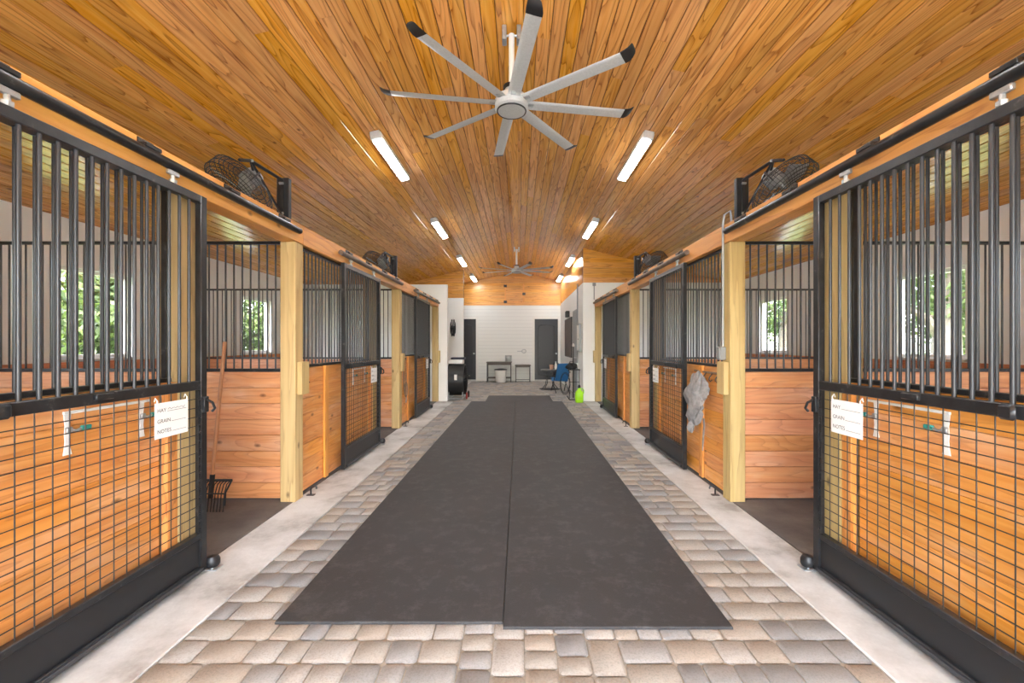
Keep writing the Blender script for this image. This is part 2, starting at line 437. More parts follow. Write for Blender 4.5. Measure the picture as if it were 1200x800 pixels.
for p in near: link('paver', pmesh(p[2], p[3]), fl, (p[0], p[1], 0), (random.uniform(-.004, .004), random.uniform(-.004, .004), random.uniform(-.006, .006)))
rest = MB()
for p in PAVERS:
    if p in nearset: continue
    vs, fs = paver_mesh(p[2], p[3], random.randrange(999)); rest.add([(a + p[0], b + p[1], c) for a, b, c in vs], fs)
tag(rest.build('distant_pavers', M['paver'], fl), None, None, None, 'stuff')

for s in (-1, 1):
    xp = XPL if s < 0 else XPR; xi = XF[s] + s * 0.03
    a, b = sorted((xp, xi))
    o = bx(a, b, Y0, YB, -0.1, 0.0, c=0.006).build('kerb_strip', M['concrete'], None)
    struct(o, 'worn pale concrete kerb along the %s stalls' % SIDE[s])
    a, b = sorted((xi + s * 0.001, XO[s]))
    o = bx(a, b, 0.45, YB, -0.1, 0.004).build('stall_floor', M['stallfloor'], None, False); struct(o, 'dark rubber floor of the %s stalls' % SIDE[s])
bx(XO[-1], XBL, YB + .12, Y1, -0.1, -0.004).build('floor_alcove', M['concrete'], None, False)['kind'] = 'structure'
for s in (-1, 1):
    a, b = sorted((XF[s] + s * 0.1, XO[s])); bx(a, b, Y0, 0.45, -0.1, 0.0).build('floor_entry_' + SIDE[s], M['concrete'], None, False)['kind'] = 'structure'

# ------------------------------------------------------------------ ceiling boards
ANG = math.atan(PITCH); BW = 0.127
BC = {}
def board_mesh_y(width, length, thick, mat, name='board', gap=0.006, ch=0.006):
    key = (width, length, thick, mat.name, 'y')
    if key not in BC:
        h = width / 2 - gap / 2; m = MB()
        prof = [(-h + ch, -thick), (h - ch, -thick), (h, -thick + ch), (h, 0), (-h, 0), (-h, -thick + ch)]   # (x,z)
        m.prism([(z, x) for x, z in prof], 1, 0.001, length - 0.001); BC[key] = m.mesh(name, mat, False)
    return BC[key]
for s in (-1, 1):
    wd = abs(XO[s] - XR) + 0.15
    m = MB(); xa, xb = XR, XR + s * wd
    za, zb = ZR + 0.013, ZR + 0.013 - PITCH * wd
    m.add([(xa, Y0, za), (xb, Y0, zb), (xb, Y1 + .1, zb), (xa, Y1 + .1, za), (xa, Y0, za + .08), (xb, Y0, zb + .08), (xb, Y1 + .1, zb + .08), (xa, Y1 + .1, za + .08)],
          [(0, 1, 2, 3), (4, 5, 6, 7), (0, 1, 5, 4), (1, 2, 6, 5), (2, 3, 7, 6), (3, 0, 4, 7)])
    ce = m.build('ceiling_' + SIDE[s], M['ceil_back'], None, False); struct(ce, 'varnished pine board ceiling sloping to the %s' % SIDE[s])
    n = int(wd / math.cos(ANG) / BW)
    for i in range(n):
        d = (i + 0.5) * BW * math.cos(ANG); x = XR + s * d; z = ZR + 0.012 - PITCH * d
        y = Y0
        first = random.choice([1.5, 2.4, 3.3, 4.2])
        while y < Y1 - 0.01:
            ln = first if y == Y0 else random.choice([4.2, 4.8, 5.4]); ln = min(ln, Y1 - y)
            if Y1 - y - ln < 0.6: ln = Y1 - y
            ln = round(ln, 2)
            link('board', board_mesh_y(BW, ln, 0.018, M['ceil']), ce, (x, y, z), (0, s * ANG, 0)); y += ln
tr = bx(XR - 0.065, XR + 0.065, Y0, Y1, ZR - 0.035, ZR - 0.012, c=0.004).build('trim_1', M['ceil'], None); struct(tr, 'flat pine ridge board along the peak of the ceiling')

# ------------------------------------------------------------------ walls
def wall_y(name, x0, x1, holes, ztop, label, s):
    """outer wall along Y with window holes [(ya,yb,za,zb)]"""
    m = MB(); y = Y0
    for (ya, yb, za, zb) in holes:
        m.box(x0, x1, y, ya, -0.2, ztop); m.box(x0, x1, ya, yb, -0.2, za); m.box(x0, x1, ya, yb, zb, ztop); y = yb
    m.box(x0, x1, y, Y1 + .1, -0.2, ztop)
    return struct(m.build(name, M['white'], None, False), label)
WIN = [(1.75, 2.74, 1.27, 2.41), (5.16, 6.15, 1.27, 2.41), (8.60, 9.59, 1.27, 2.41)]
WN = 0
for s in (-1, 1):
    x0 = XO[s]; x1 = XO[s] + s * 0.16
    zt = ceil_z(XO[s]) + 0.02
    wl = wall_y('wall_' + SIDE[s], x0, x1, WIN, zt, 'white outer wall of the %s stalls with windows' % SIDE[s], s)
    for i in range(8):     # pine wainscot boards inside the stalls
        for q in range(3):
            ya = 0.5 + L * q + 0.08; yb = ya + L - 0.16
            bx(x0 - s * 0.025, x0, ya, yb, 0.03 + i * 0.15, 0.03 + (i + 1) * 0.15 - 0.004, c=0.004).build('board', M['part_y'], wl, False, origin=(x0, ya, 0.03 + i * 0.15)).location = (x0, ya, 0.03 + i * 0.15)
    for (ya, yb, za, zb) in WIN:
        WN += 1
        t = bpy.data.objects.new('window_%d' % WN, None); COL.objects.link(t); t.location = (x0, ya, za); struct(t, '%s window in the white %s stall wall' % (['near', 'middle', 'far'][WIN.index((ya, yb, za, zb))], SIDE[s]))
        f = MB(); xa, xb = x0 + s * .05, x0 + s * .12; e = 0.045
        f.box(xa, xb, ya, ya + e, za, zb); f.box(xa, xb, yb - e, yb, za, zb); f.box(xa, xb, ya + e, yb - e, za, za + e); f.box(xa, xb, ya + e, yb - e, zb - e, zb)
        f.build('window_frame', M['whitemetal'], t, False)
        bx(x0 - s * .04, x0 + s * .05, ya - .03, yb + .03, za - .03, za, c=.004).build('window_sill', M['whitemetal'], t)
        bx(x0 + s * .083, x0 + s * .087, ya + e, yb - e, za + e, zb - e).build('pane', M['glass'], t, False)

def gable_poly(x0, x1, z0):
    pts = [(x0, z0), (x1, z0), (x1, ceil_z(x1))]
    if x0 < XR < x1: pts.append((XR, ZR))
    pts.append((x0, ceil_z(x0))); return pts
def wall_facing(name, x0, x1, y0, y1, z0, z1, mat, label, poly=None):
    m = MB()
    if poly: m.prism([(z, x) for x, z in poly], 1, y0, y1)
    else: m.box(x0, x1, y0, y1, z0, z1)
    return struct(m.build(name, mat, None, False), label)
def gable_boards(parent, x0, x1, yface, z0, th=0.018, bw=0.127):
    """horizontal boards on a wall that faces the camera, cut to the ceiling slope"""
    z = z0
    while z < ZR - 0.02:
        za, zb = z, z + bw - 0.004
        def span(zz):
            d = (ZR - zz) / PITCH; return max(x0, XR - d), min(x1, XR + d)
        a0, a1 = span(za); b0, b1 = span(min(zb, ZR - .001))
        if a1 - a0 > 0.05:
            if b1 <= b0: b0 = b1 = (a0 + a1) / 2
            m = MB().prism([(za, a0), (za, a1), (zb, max(b1, b0 + .01)), (zb, b0)], 1, yface - th, yface)
            o = m.build('board', M['ceil_x'], parent, False, origin=(a0, yface, za)); o.location = (a0 - parent.location.x, yface - parent.location.y, za - parent.location.z)
        z += bw
# back wall with two doors
ZW = 2.965
wb_ = wall_facing('wall_back', XO[-1], XO[1], Y1, Y1 + .15, -0.2, ZW, M['siding'], 'white siding wall at the far end', None)
g_ = wall_facing('wall_gable', 0, 0, Y1 + 0.001, Y1 + .15, 0, 0, M['ceil_back'], 'pine clad gable above the far white wall', gable_poly(XO[-1], XO[1], ZW))
gable_boards(g_, XO[-1], XBR, Y1 + .001, ZW)
# right back room
wr = wall_facing('wall_tack_front', XBR, XO[1], YB + PW + .002, YB + PW + .12, -0.2, 3.02, M['white'], 'white wall closing the last right stall')
wg = wall_facing('wall_tack_gable', 0, 0, YB + PW + .02, YB + PW + .12, 0, 0, M['ceil_back'], 'pine boards above the white wall behind the right stalls', gable_poly(XBR + .0, XO[1], 3.02))
gable_boards(wg, XBR, XO[1], YB + PW + .02, 3.02)
wsd = bx(XBR, XBR + .12, YB + PW + .12, Y1, -0.2, 3.02).build('wall_tack_side', M['white'], None, False); struct(wsd, 'white side wall of the back room on the right')
z = 3.02
wsu = bx(XBR + .018, XBR + .12, YB + PW + .12, Y1, 3.02, ceil_z(XBR + .12)).build('wall_tack_side_upper', M['ceil_back'], None, False); struct(wsu, 'pine clad upper side wall on the right')
while z < ceil_z(XBR) - 0.02:
    zb = min(z + .123, ceil_z(XBR) - .003)
    bx(XBR, XBR + .018, YB + PW + .02, Y1, z, zb).build('board', M['ceil'], wsu, False, origin=(XBR, YB, z)).location = (XBR, YB, z); z += .127
# left back walls
wall_facing('wall_alcove_front', XO[-1], XBL, YB + PW + .002, YB + PW + .12, -0.2, 2.97, M['white'], 'white partial-height wall closing the last left stall')
wall_facing('wall_alcove_back', XO[-1], XBL, 14.07, 14.19, -0.2, 2.97, M['white'], 'white wall behind the drum fan')
wg = wall_facing('wall_alcove_gable', 0, 0, 14.09, 14.19, 0, 0, M['ceil_back'], 'pine boards above the white wall behind the drum fan', gable_poly(XO[-1], XBL, 2.97))
gable_boards(wg, XO[-1], XBL, 14.09, 2.97)
# entry end, behind the camera: front wall with a wide open doorway
m = MB(); m.prism([(z, x) for x, z in gable_poly(XO[-1], XO[1], 2.8)], 1, Y0 - .15, Y0)
m.box(XO[-1], XF[-1], Y0 - .15, Y0, -.2, 2.8); m.box(XF[1], XO[1], Y0 - .15, Y0, -.2, 2.8)
struct(m.build('wall_front', M['white'], None, False), 'white front wall around the open barn doorway')
for s in (-1, 1):
    a, b = sorted((XF[s] + s * .05, XF[s] + s * .15))
    m = bx(a, b, Y0, 0.40, -.1, 2.57); a, b = sorted((XF[s] + s * .05, XO[s])); m.box(a, b, 0.40, 0.49, -.1, 2.57)
    struct(m.build('wall_entry_' + SIDE[s], M['white'], None, False), 'white entry wall on the %s' % SIDE[s])
# white base trim of back wall
bx(XO[-1], XBR, Y1 - .015, Y1, 0, .1).build('baseboard_back', M['whitemetal'], None, False)['kind'] = 'structure'

# panelled doors in the back wall
def panel_door(name, x0, x1, zt, label, hinge):
    t = bpy.data.objects.new(name, None); COL.objects.link(t); t.location = ((x0 + x1) / 2, Y1, 0.06); struct(t, label)
    yf = Y1 - 0.03
    m = bx(x0, x1, yf, Y1 + .0, 0.06, zt, c=.003); m.build('slab', M['doorblue'], t)
    wv = x1 - x0
    f = MB(); xa, xb = x0 + .13, x1 - .13
    # arched top panel moulding and square lower panel moulding
    def loop(pts): f.tube([(p[0], yf - .004, p[1]) for p in pts], .016, 6, True)
    arch = [(xa, 1.05), (xb, 1.05), (xb, zt - .35)] + [((xa + xb) / 2 + (xb - xa) / 2 * math.cos(a), zt - .35 + .14 * math.sin(a)) for a in [PI * i / 8 for i in range(1, 8)]] + [(xa, zt - .35)]
    loop(arch); loop([(xa, .25), (xb, .25), (xb, .9), (xa, .9)])
    f.build('panel_moulding', M['doorblue'], t)
    hx = x1 - .07 if hinge < 0 else x0 + .07
    MB().lathe([(.0, 0), (.018, .0), (.018, .03), (.034, .04), (.034, .065), (.0, .075)], (0, 0, 0), 12, 1).xf(Matrix.Translation((hx, yf, 1.08)) @ Matrix.Rotation(PI, 4, 'Z')).build('knob', M['galv'], t)
    c = MB(); c.box(x0 - .09, x0, Y1 - .02, Y1, 0, zt + .08); c.box(x1, x1 + .09, Y1 - .02, Y1, 0, zt + .08); c.box(x0, x1, Y1 - .02, Y1, zt, zt + .08)
    c.build('casing', M['whitemetal'], t, False)
    bx(x0, x1, Y1 - .06, Y1, 0, .06).build('threshold', M['concrete'], t, False)
panel_door('door_1', -2.62 + .0, -1.68, 2.43, 'dark slate panelled door partly hidden by the left white wall', -1)
panel_door('door_2', 0.62, 1.53, 2.43, 'dark slate door with an arched panel beside the small tables', -1)
# grey door in the right side wall
t = bpy.data.objects.new('door_3', None); COL.objects.link(t); t.location = (XBR, 12.35, 0); struct(t, 'grey door in the right side wall of the back room')
bx(XBR - .012, XBR, 11.98, 12.75, 0.02, 2.36).build('slab', M['greydoor'], t, False)
c = MB(); c.box(XBR - .022, XBR, 11.9, 11.98, 0, 2.43); c.box(XBR - .022, XBR, 12.75, 12.83, 0, 2.43); c.box(XBR - .022, XBR, 11.98, 12.75, 2.36, 2.43)
c.build('casing', M['greymetal'], t, False)
MB().lathe([(0, 0), (.015, 0), (.015, .03), (.03, .04), (.03, .06), (0, .07)], (0, 0, 0), 10, 0).xf(Matrix.Translation((XBR - .012, 12.06, 1.05)) @ Matrix.Rotation(PI, 4, 'Z')).build('knob', M['galv'], t)

# ------------------------------------------------------------------ rubber mats
def mat_(x0, x1, y0, y1, label, z=0.0, x0b=None, x1b=None):
    x0b = x0 if x0b is None else x0b; x1b = x1 if x1b is None else x1b
    m = MB(); e = .003; h = .016
    lo = [(x0, y0), (x1, y0), (x1b, y1), (x0b, y1)]; hi = [(x0 + e, y0 + e), (x1 - e, y0 + e), (x1b - e, y1 - e), (x0b + e, y1 - e)]
    m.add([(x, y, .002) for x, y in lo] + [(x, y, h - e) for x, y in lo] + [(x, y, h) for x, y in hi],
          [(3, 2, 1, 0), (8, 9, 10, 11)] + [(i, (i + 1) % 4, 4 + (i + 1) % 4, 4 + i) for i in range(4)] + [(4 + i, 4 + (i + 1) % 4, 8 + (i + 1) % 4, 8 + i) for i in range(4)])
    o = m.build('rubber_mat', M['mat'], None, False, origin=((x0 + x1) / 2, y0, 0)); tag(o, label, 'mat', 'black rubber aisle mats')
mat_(-1.262, -0.083, 2.205, 10.72, 'long black rubber mat strip left of the centre seam', 0, -1.19, -0.075)
mat_(-0.080, 1.088, 2.165, 10.72, 'long black rubber mat strip right of the centre seam', 0, -0.072, 1.085)
mat_(-0.84, 0.857, 10.725, 11.9, 'short black rubber mat at the far end of the aisle')

# ------------------------------------------------------------------ posts, headers
for s in (-1, 1):
    for i, yp in enumerate(POSTY):
        lab = {0: 'thick pale pine post nearest the camera on the %s' % SIDE[s], 1: 'pale pine post carrying the second %s-hand fan' % SIDE[s], 2: 'last pale pine post on the %s, against the white wall' % SIDE[s]}[i]
        t = thing('wooden_post', (XF[s] + s * PW / 2, yp + PW / 2, 0), lab, 'post', 'aisle posts')
        a, b = sorted((XF[s], XF[s] + s * PW))
        bx(a, b, yp, yp + PW, 0.0, 2.39, c=.005).build('shaft', M['post'], t)
        a, b = sorted((XF[s] - s * .045, XF[s]))
        bx(a, b, yp + (.03 if i < 2 else 0), yp + PW + (.03 if i < 2 else 0), 0.98, 1.285, c=.004).build('latch_block', M['post'], t)
        if i == 2: continue
        st = MB().box(XF[s] - s * .03, XF[s] - s * .01, yp + PW + .03, yp + PW + .045, 1.06, 1.22); st.cyl((XF[s] - s * .02, yp + PW + .045, 1.1), (XF[s] - s * .02, yp + PW + .075, 1.08), .009, 8)
        st.build('strike', M['steel'], t)
        # iron floor stop at the foot of the post
        t = thing('floor_stop', (XF[s] - s * .05, yp + PW + .06, 0), 'small black iron floor stop at the foot of the %s %s post' % (ORD[i], SIDE[s]), 'door stop', 'iron floor stops')
        xx = XF[s] - s * .05; yy = yp + PW + .05
        MB().tube([(xx, yy, 0), (xx, yy, .07), (xx - s * .02, yy, .085), (xx - s * .05, yy, .085), (xx - s * .055, yy, .06)], .008, 6).build('hook', M['steel'], t)
        bx(xx - .035, xx + .035, yy - .02, yy + .02, 0, .006).build('plate', M['steel'], t, False)
    for i, yp in enumerate(POSTY):
        # jamb post behind the slid-open door
        yj = 2.57 + L * i
        t = thing('jamb_post', (XF[s] + s * PW / 2, yj + PW / 2, 0), 'pale pine jamb post behind the %s sliding door on the %s' % (ORD[i], SIDE[s]), 'post', 'door jamb posts')
        a, b = sorted((XF[s], XF[s] + s * PW)); bx(a, b, yj, yj + PW, 0.0, 2.39, c=.005).build('shaft', M['post'], t)
        a, b = sorted((XF[s] - s * -.005, XF[s] + s * .045)); bx(a, b, yj - .075, yj - .002, 0.02, 1.22, c=.003).build('batten', M['trim_z'], t)
    t = thing('header_beam', (XF[s] + s * PW / 2, 0.4, 2.39), 'orange pine header beam running over the %s stalls' % SIDE[s], 'beam')
    ys = [0.40] + [p + PW for p in POSTY]
    for i in range(3):
        a, b = sorted((XF[s] - s * .003, XF[s] + s * PW)); o = bx(a, b, ys[i], ys[i + 1] - .002, 2.392, 2.57, c=.005).build('beam_length', M['beam'], t)

# ------------------------------------------------------------------ stall fronts and partitions
BARM = {}
def bar_mesh(h, r, n=10):
    key = (round(h, 3), r, n)
    if key not in BARM: BARM[key] = MB().cyl((0, 0, 0), (0, 0, h), r, n).mesh('bar', M['bar'], True)
    return BARM[key]
def front(s, i):
    y0 = (0.49 if i == 0 else POSTY[i - 1] + PW); y1 = 2.57 + L * i
    xa = XF[s] + s * 0.052; xb = XF[s] + s * 0.092
    t = thing('stall_enclosure', (xa, y0, 0), ['orange pine stall front under bars behind the near %s sliding door', 'orange pine stall front under bars between the near and second %s posts', 'short pine stall front under dark bars before the last %s post'][i] % SIDE[s], 'stall front', 'stall fronts')
    for k_ in range(8):
        z0 = 0.02 + k_ * .15
        o = bx(xa, xb, y0 + .002, y1 - .078, z0, z0 + .148, c=.003).build('board', M['front_y'], t, False, origin=(xa, y0, z0)); o.location = (0, 0, z0)
    bx(xa - s * .012, xb, y0 + .002, y1 - .002, 1.222, 1.247, c=.003).build('bottom_rail', M['steel'], t)
    bx(xa, xb, y0 + .002, y1 - .002, 2.365, 2.39, c=.003).build('top_rail', M['steel'], t)
    xc = (xa + xb) / 2
    for yy in (y0 + .015, y1 - .016): bx(xc - .014, xc + .014, yy - .012, yy + .012, 1.248, 2.364, c=.002).build('stile', M['steel'], t)
    n = int((y1 - y0 - .06) / .0755)
    for k_ in range(1, n + 1):
        yy = y0 + .02 + (y1 - y0 - .04) * k_ / (n + 1)
        if i == 0 and yy < 1.35: continue
        link('bar', bar_mesh(1.116, .0078), t, (xc, yy, 1.248))
    if i > 0:
        bx(xa - s * .028, xa - s * .002, y1 - 1.42, y1 - 1.34, .02, 1.22, c=.003).build('batten', M['trim_z'], t)
def partition(s, i):
    y = POSTY[i] + .05; ya, yb = y, y + .04
    x0, x1 = sorted((XF[s] + s * (PW + .003), XO[s] - s * .03))
    t = thing('stall_partition', ((x0 + x1) / 2, y, 0), ['pine plank partition with black bars behind the near %s post', 'pine plank partition with black bars behind the second %s post'][i] % SIDE[s], 'partition', 'stall partitions')
    for k_ in range(8):
        z0 = 0.02 + k_ * .1465
        bx(x0, x1, ya, yb, z0, z0 + .1435, c=.003).build('board', M['part_x'], t, False, origin=(x0, ya, z0)).location = (x0 - t.location.x, 0, z0)
    bx(x0, x1, ya, yb, 1.193, 1.222, c=.003).build('bottom_rail', M['steel'], t)
    bx(x0, x1, ya, yb, 2.378, 2.405, c=.003).build('top_rail', M['steel'], t)
    n = int((x1 - x0) / .077)
    for k_ in range(1, n):
        link('bar', bar_mesh(1.156, .0075), t, (x0 + (x1 - x0) * k_ / n, (ya + yb) / 2, 1.222))
for s in (-1, 1):
    for i in range(3): front(s, i)
    for i in range(2): partition(s, i)

# ------------------------------------------------------------------ sliding doors, tracks
DW = 1.28; DT = 0.042
def door(s, i):
    y1 = 2.72 + L * i; y0 = y1 - DW
    xo = XF[s] - s * 0.062; xi = xo + s * DT          # aisle face, stall face
    xa, xb = sorted((xo, xi)); xc = (xa + xb) / 2
    t = thing('sliding_door', (xc, (y0 + y1) / 2, 0.02), ['nearest black barred sliding door on the %s, slid open', 'second black barred sliding door on the %s, slid open', 'farthest black barred sliding door on the %s, slid open'][i] % SIDE[s], 'door', 'sliding stall doors')
    for a in (y0, y1 - .05): bx(xa, xb, a, a + .05, .02, 2.38, c=.004).build('stile', M['steel'], t)
    for nm, za, zb in (('top_rail', 2.33, 2.38), ('middle_rail', 1.165, 1.22), ('kick_rail', .235, .27), ('bottom_rail', .02, .06)):
        bx(xa, xb, y0 + .05, y1 - .05, za, zb, c=.004).build(nm, M['steel'], t)
    bx(xo + s * .001, xo - s * .016, y0 + .05, y1 - .05, .036, .056, c=.002).build('bottom_flange', M['bar'], t)
    bx(xc - .006, xc + .006, y0 + .05, y1 - .05, .06, .235).build('kick_plate', M['kick'], t, False)
    n = 15
    for k_ in range(1, n + 1):
        link('bar', bar_mesh(1.11, .0088), t, (xc, y0 + .05 + (DW - .1) * k_ / (n + 1), 1.22))
    m = MB(); ns = 8 if i == 0 else 6
    r = .0026
    nv = 17
    for k_ in range(1, nv): yy = y0 + .05 + (DW - .1) * k_ / nv; m.cyl((xc, yy, .262), (xc, yy, 1.172), r, 6)
    nh = 16
    for k_ in range(1, nh): zz = .27 + .895 * k_ / nh; m.cyl((xc - s * 2 * r, y0 + .045, zz), (xc - s * 2 * r, y1 - .045, zz), r, 6)
    m.build('wire_mesh', M['wire'], t)
    m = MB()
    for k_ in range(17): zz = .30 + .05 * k_; m.cyl((xo + s * .002, y1 - .062, zz), (xo - s * .006, y1 - .062, zz), .006, 6)
    m.box(xo + s * .002, xo + s * .008, y1 - .072, y1 - .052, .27, 1.165); m.build('mesh_clamp', M['steel'], t)
    # weld tab and bumper on the middle rail
    m = MB().box(xo - s * .018, xo + s * .002, y0 + .55, y0 + .64, 1.185, 1.215, c=.004) ; m.box(xo - s * .022, xo + s * .002, y0 + .16, y0 + .22, 1.16, 1.22, c=.01); m.build('handle_tab', M['steel'], t)
    la = MB().box(xo - s * .02, xo, y1 - .05, y1 - .01, 1.02, 1.12, c=.004); la.tube([(xo - s * .02, y1 - .03, 1.1), (xo - s * .04, y1 - .01, 1.08), (xo - s * .04, y1 + .012, 1.04), (xo - s * .02, y1 + .016, 1.02)], .008, 6)
    la.build('latch', M['steel'], t)
    for yy in (y1 - .25, y0 + .23):
        m = MB().box(xo + s * .006, xo + s * .028, yy - .04, yy + .04, 2.424, 2.452, c=.004); m.cyl((xo + s * .017, yy, 2.38), (xo + s * .017, yy, 2.45), .011, 8); m.cyl((xo + s * .017, yy, 2.38), (xo + s * .017, yy, 2.40), .02, 6)
        m.build('hanger', M['galv'], t)
    # floor roller guide
    g = thing('floor_guide', (xo, y1 + .035, 0), ['round black floor guide at the corner of the near %s door', 'round black floor guide at the corner of the second %s door', 'round black floor guide at the corner of the farthest %s door'][i] % SIDE[s], 'door guide', 'door floor guides')
    MB().lathe([(.0, .02), (.034, .02), (.042, .035), (.042, .06), (.03, .085), (.0, .092)], (xo - s * .01, y1 + .035, 0), 16).build('roller', M['blackplastic'], g)
    MB().box(xo - s * .05, xo + s * .05, y1 + .005, y1 + .075, 0, .008).cyl((xo - s * .01, y1 + .035, .004), (xo - s * .01, y1 + .035, .03), .012, 8).build('bracket', M['galv'], g)
    # track
    ya, yb = 1.38 + L * i, 3.90 + L * i; xt = XF[s] - s * .045
    t = thing('door_track', (xt, (ya + yb) / 2, 2.49), ['black door track over the near %s stall', 'weathered door track over the second %s stall', 'weathered door track over the third %s stall'][i] % SIDE[s], 'track', 'sliding door tracks')
    m = M['steel'] if i == 0 else M['oldtrack']
    MB().cyl((xt, ya, 2.482), (xt, yb, 2.482), .028, 16).build('rail', m, t)
    for k_ in range(4):
        yy = ya + .28 + (yb - ya - .5) * k_ / 3
        b = MB().box(xt - .012, xt + .012, yy - .05, yy + .05, 2.512, 2.535, c=.003); a, c = sorted((xt, XF[s] - s * .004)); b.box(a, c, yy - .05, yy + .05, 2.528, 2.535); b.box(XF[s] - s * .004, XF[s] - s * .010, yy - .05, yy + .05, 2.53, 2.562)
        b.build('bracket', M['steel'], t)
    return xo, y0, y1
DOORS = {(s, i): door(s, i) for s in (-1, 1) for i in range(3)}

# ------------------------------------------------------------------ feed cards with lettering
def text_verts(body, size):
    cu = bpy.data.curves.new('t', 'FONT'); cu.body = body; cu.size = size
    ob = bpy.data.objects.new('t', cu); COL.objects.link(ob); bpy.context.view_layer.update()
    me = bpy.data.meshes.new_from_object(ob.evaluated_get(bpy.context.evaluated_depsgraph_get()))
    vs = [tuple(v.co) for v in me.vertices]; fs = [tuple(p.vertices) for p in me.polygons]
    bpy.data.objects.remove(ob); bpy.data.curves.remove(cu); bpy.data.meshes.remove(me); return vs, fs
TXT = {b: text_verts(b, .03) for b in ('HAY', 'GRAIN', 'NOTES')}
def card(s, i):
    xo, y0, y1 = DOORS[(s, i)]
    x = xo + s * .008; ya, yb = y1 - .385, y1 - .152; za, zb = .925, 1.122
    t = thing('feed_card', (x, (ya + yb) / 2, za), ['white feed card with a handwritten word on the near left door', 'blank white feed card on the second left door', 'small white feed card on the farthest left door', 'white feed card with empty lines on the near right door', 'white feed card on the second right door', 'small white feed card on the farthest right door'][i if s < 0 else 3 + i], 'card', 'feed cards on the doors')
    bx(x, x - s * .003, ya, yb, za, zb).build('sheet', M['card'], t, False)
    def P(a, b, e=.0036): return (x - s * e, ya + a if s < 0 else yb - a, za + b)
    m = MB(); wv = yb - ya
    for b, zz in (('HAY', .145), ('GRAIN', .085), ('NOTES', .028)):
        vs, fs = TXT[b]; m.add([P(.014 + v[0], zz + v[1]) for v in vs], fs)
        a0 = .014 + max(v[0] for v in vs) + .008
        m.add([P(a0, zz), P(wv - .014, zz), P(wv - .014, zz + .0018), P(a0, zz + .0018)], [(0, 1, 2, 3)])
    m.build('lettering', M['ink'], t, False)
    if s < 0 and i == 0:
        pts = [P(.085 + .011 * k_, .155 + .008 * math.sin(k_ * 2.3) + .004 * (k_ % 3), .0045) for k_ in range(12)]
        MB().tube(pts, .0012, 5).build('handwriting', M['pen'], t)
    m = MB()
    for a in (.012, wv - .012): p = P(a, .197, .0); m.tube([(p[0] - s * .004, p[1], p[2] - .012), (p[0] - s * .006, p[1], p[2] + .012), (p[0] + s * .006, p[1], p[2] + .03), (p[0] + s * .012, p[1], p[2] + .01)], .0028, 5)
    m.build('tie', M['strap'], t)
for s in (-1, 1):
    for i in range(3): card(s, i)

# white racks with two straps, seen through the mesh
def rack(s, i):
    yc = 2.18 + L * i; x = XF[s] + s * .052
    t = thing('strap_rack', (x, yc, 1.0), 'white rail with two hanging straps and clips behind the %s %s door' % (['near', 'second'][i], SIDE[s]), 'strap rack', 'white strap racks')
    bx(x - s * .012, x - s * .001, yc - .22, yc + .24, 1.124, 1.138, c=.002).build('rail', M['strap'], t)
    for yy in (yc - .2, yc + .19):
        m = MB(); zs = [1.126, 1.09, 1.07, 1.03, 1.0, .96, .935]; ws = [.016, .013, .010, .013, .010, .014, .02]
        for a in range(6):
            m.add([(x - s * e, yy + sg * wv, z) for z, wv in ((zs[a], ws[a]), (zs[a + 1], ws[a + 1])) for sg in (-1, 1) for e in (.002, .006)],
                  [(0, 2, 6, 4), (1, 5, 7, 3), (0, 4, 5, 1), (2, 3, 7, 6)])
        sp = m.build('strap', M['strap'], t, False)
        c = MB().box(x - s * .004, x - s * .02, yy - .014, yy + .014, 1.035, 1.065, c=.004); c.tube([(x - s * .012, yy + .01, 1.05), (x - s * .016, yy + .03, 1.043), (x - s * .016, yy + .052, 1.05)], .006, 6); c.build('clip', M['galv'], t)
        bx(x - s * .008, x - s * .022, yy + .05, yy + .10, 1.04, 1.062, c=.004).build('tag', M['teal'], t)
for s in (-1, 1):
    for i in range(2): rack(s, i)

# ------------------------------------------------------------------ ceiling lights
LY = [-1.2, 2.2, 5.61, 9.02, 12.5, 15.7]
for s in (-1, 1):
    for i, yy in enumerate(LY):
        if i == 0: pass
        dx = 1.60; x = XR + s * dx; z = ceil_z(x)
        lab = ['strip light behind the camera on the %s ceiling', 'strip light above the camera on the %s ceiling', 'nearest visible strip light on the %s ceiling slope', 'second strip light on the %s ceiling slope', 'third strip light on the %s ceiling slope', 'farthest strip light on the %s ceiling slope'][i] % SIDE[s]
        t = thing('strip_light', (x, yy, z), lab, 'ceiling light', 'ceiling strip lights')
        R = Matrix.Translation((x, yy, z - .008)) @ Matrix.Rotation(s * ANG, 4, 'Y')
        bx(-.068, .068, -.64, .64, -.085, -.012, c=.006).xf(R).build('housing', M['whitemetal'], t)
        bx(-.056, .056, -.60, .60, -.1, -.0855, c=.006).xf(R).build('diffuser', M['lamp'], t)
        for e in (-1, 1): bx(-.06, .06, e * .602, e * .66, -.09, -.0, c=.008).xf(R).build('end_cap', M['alu'], t)

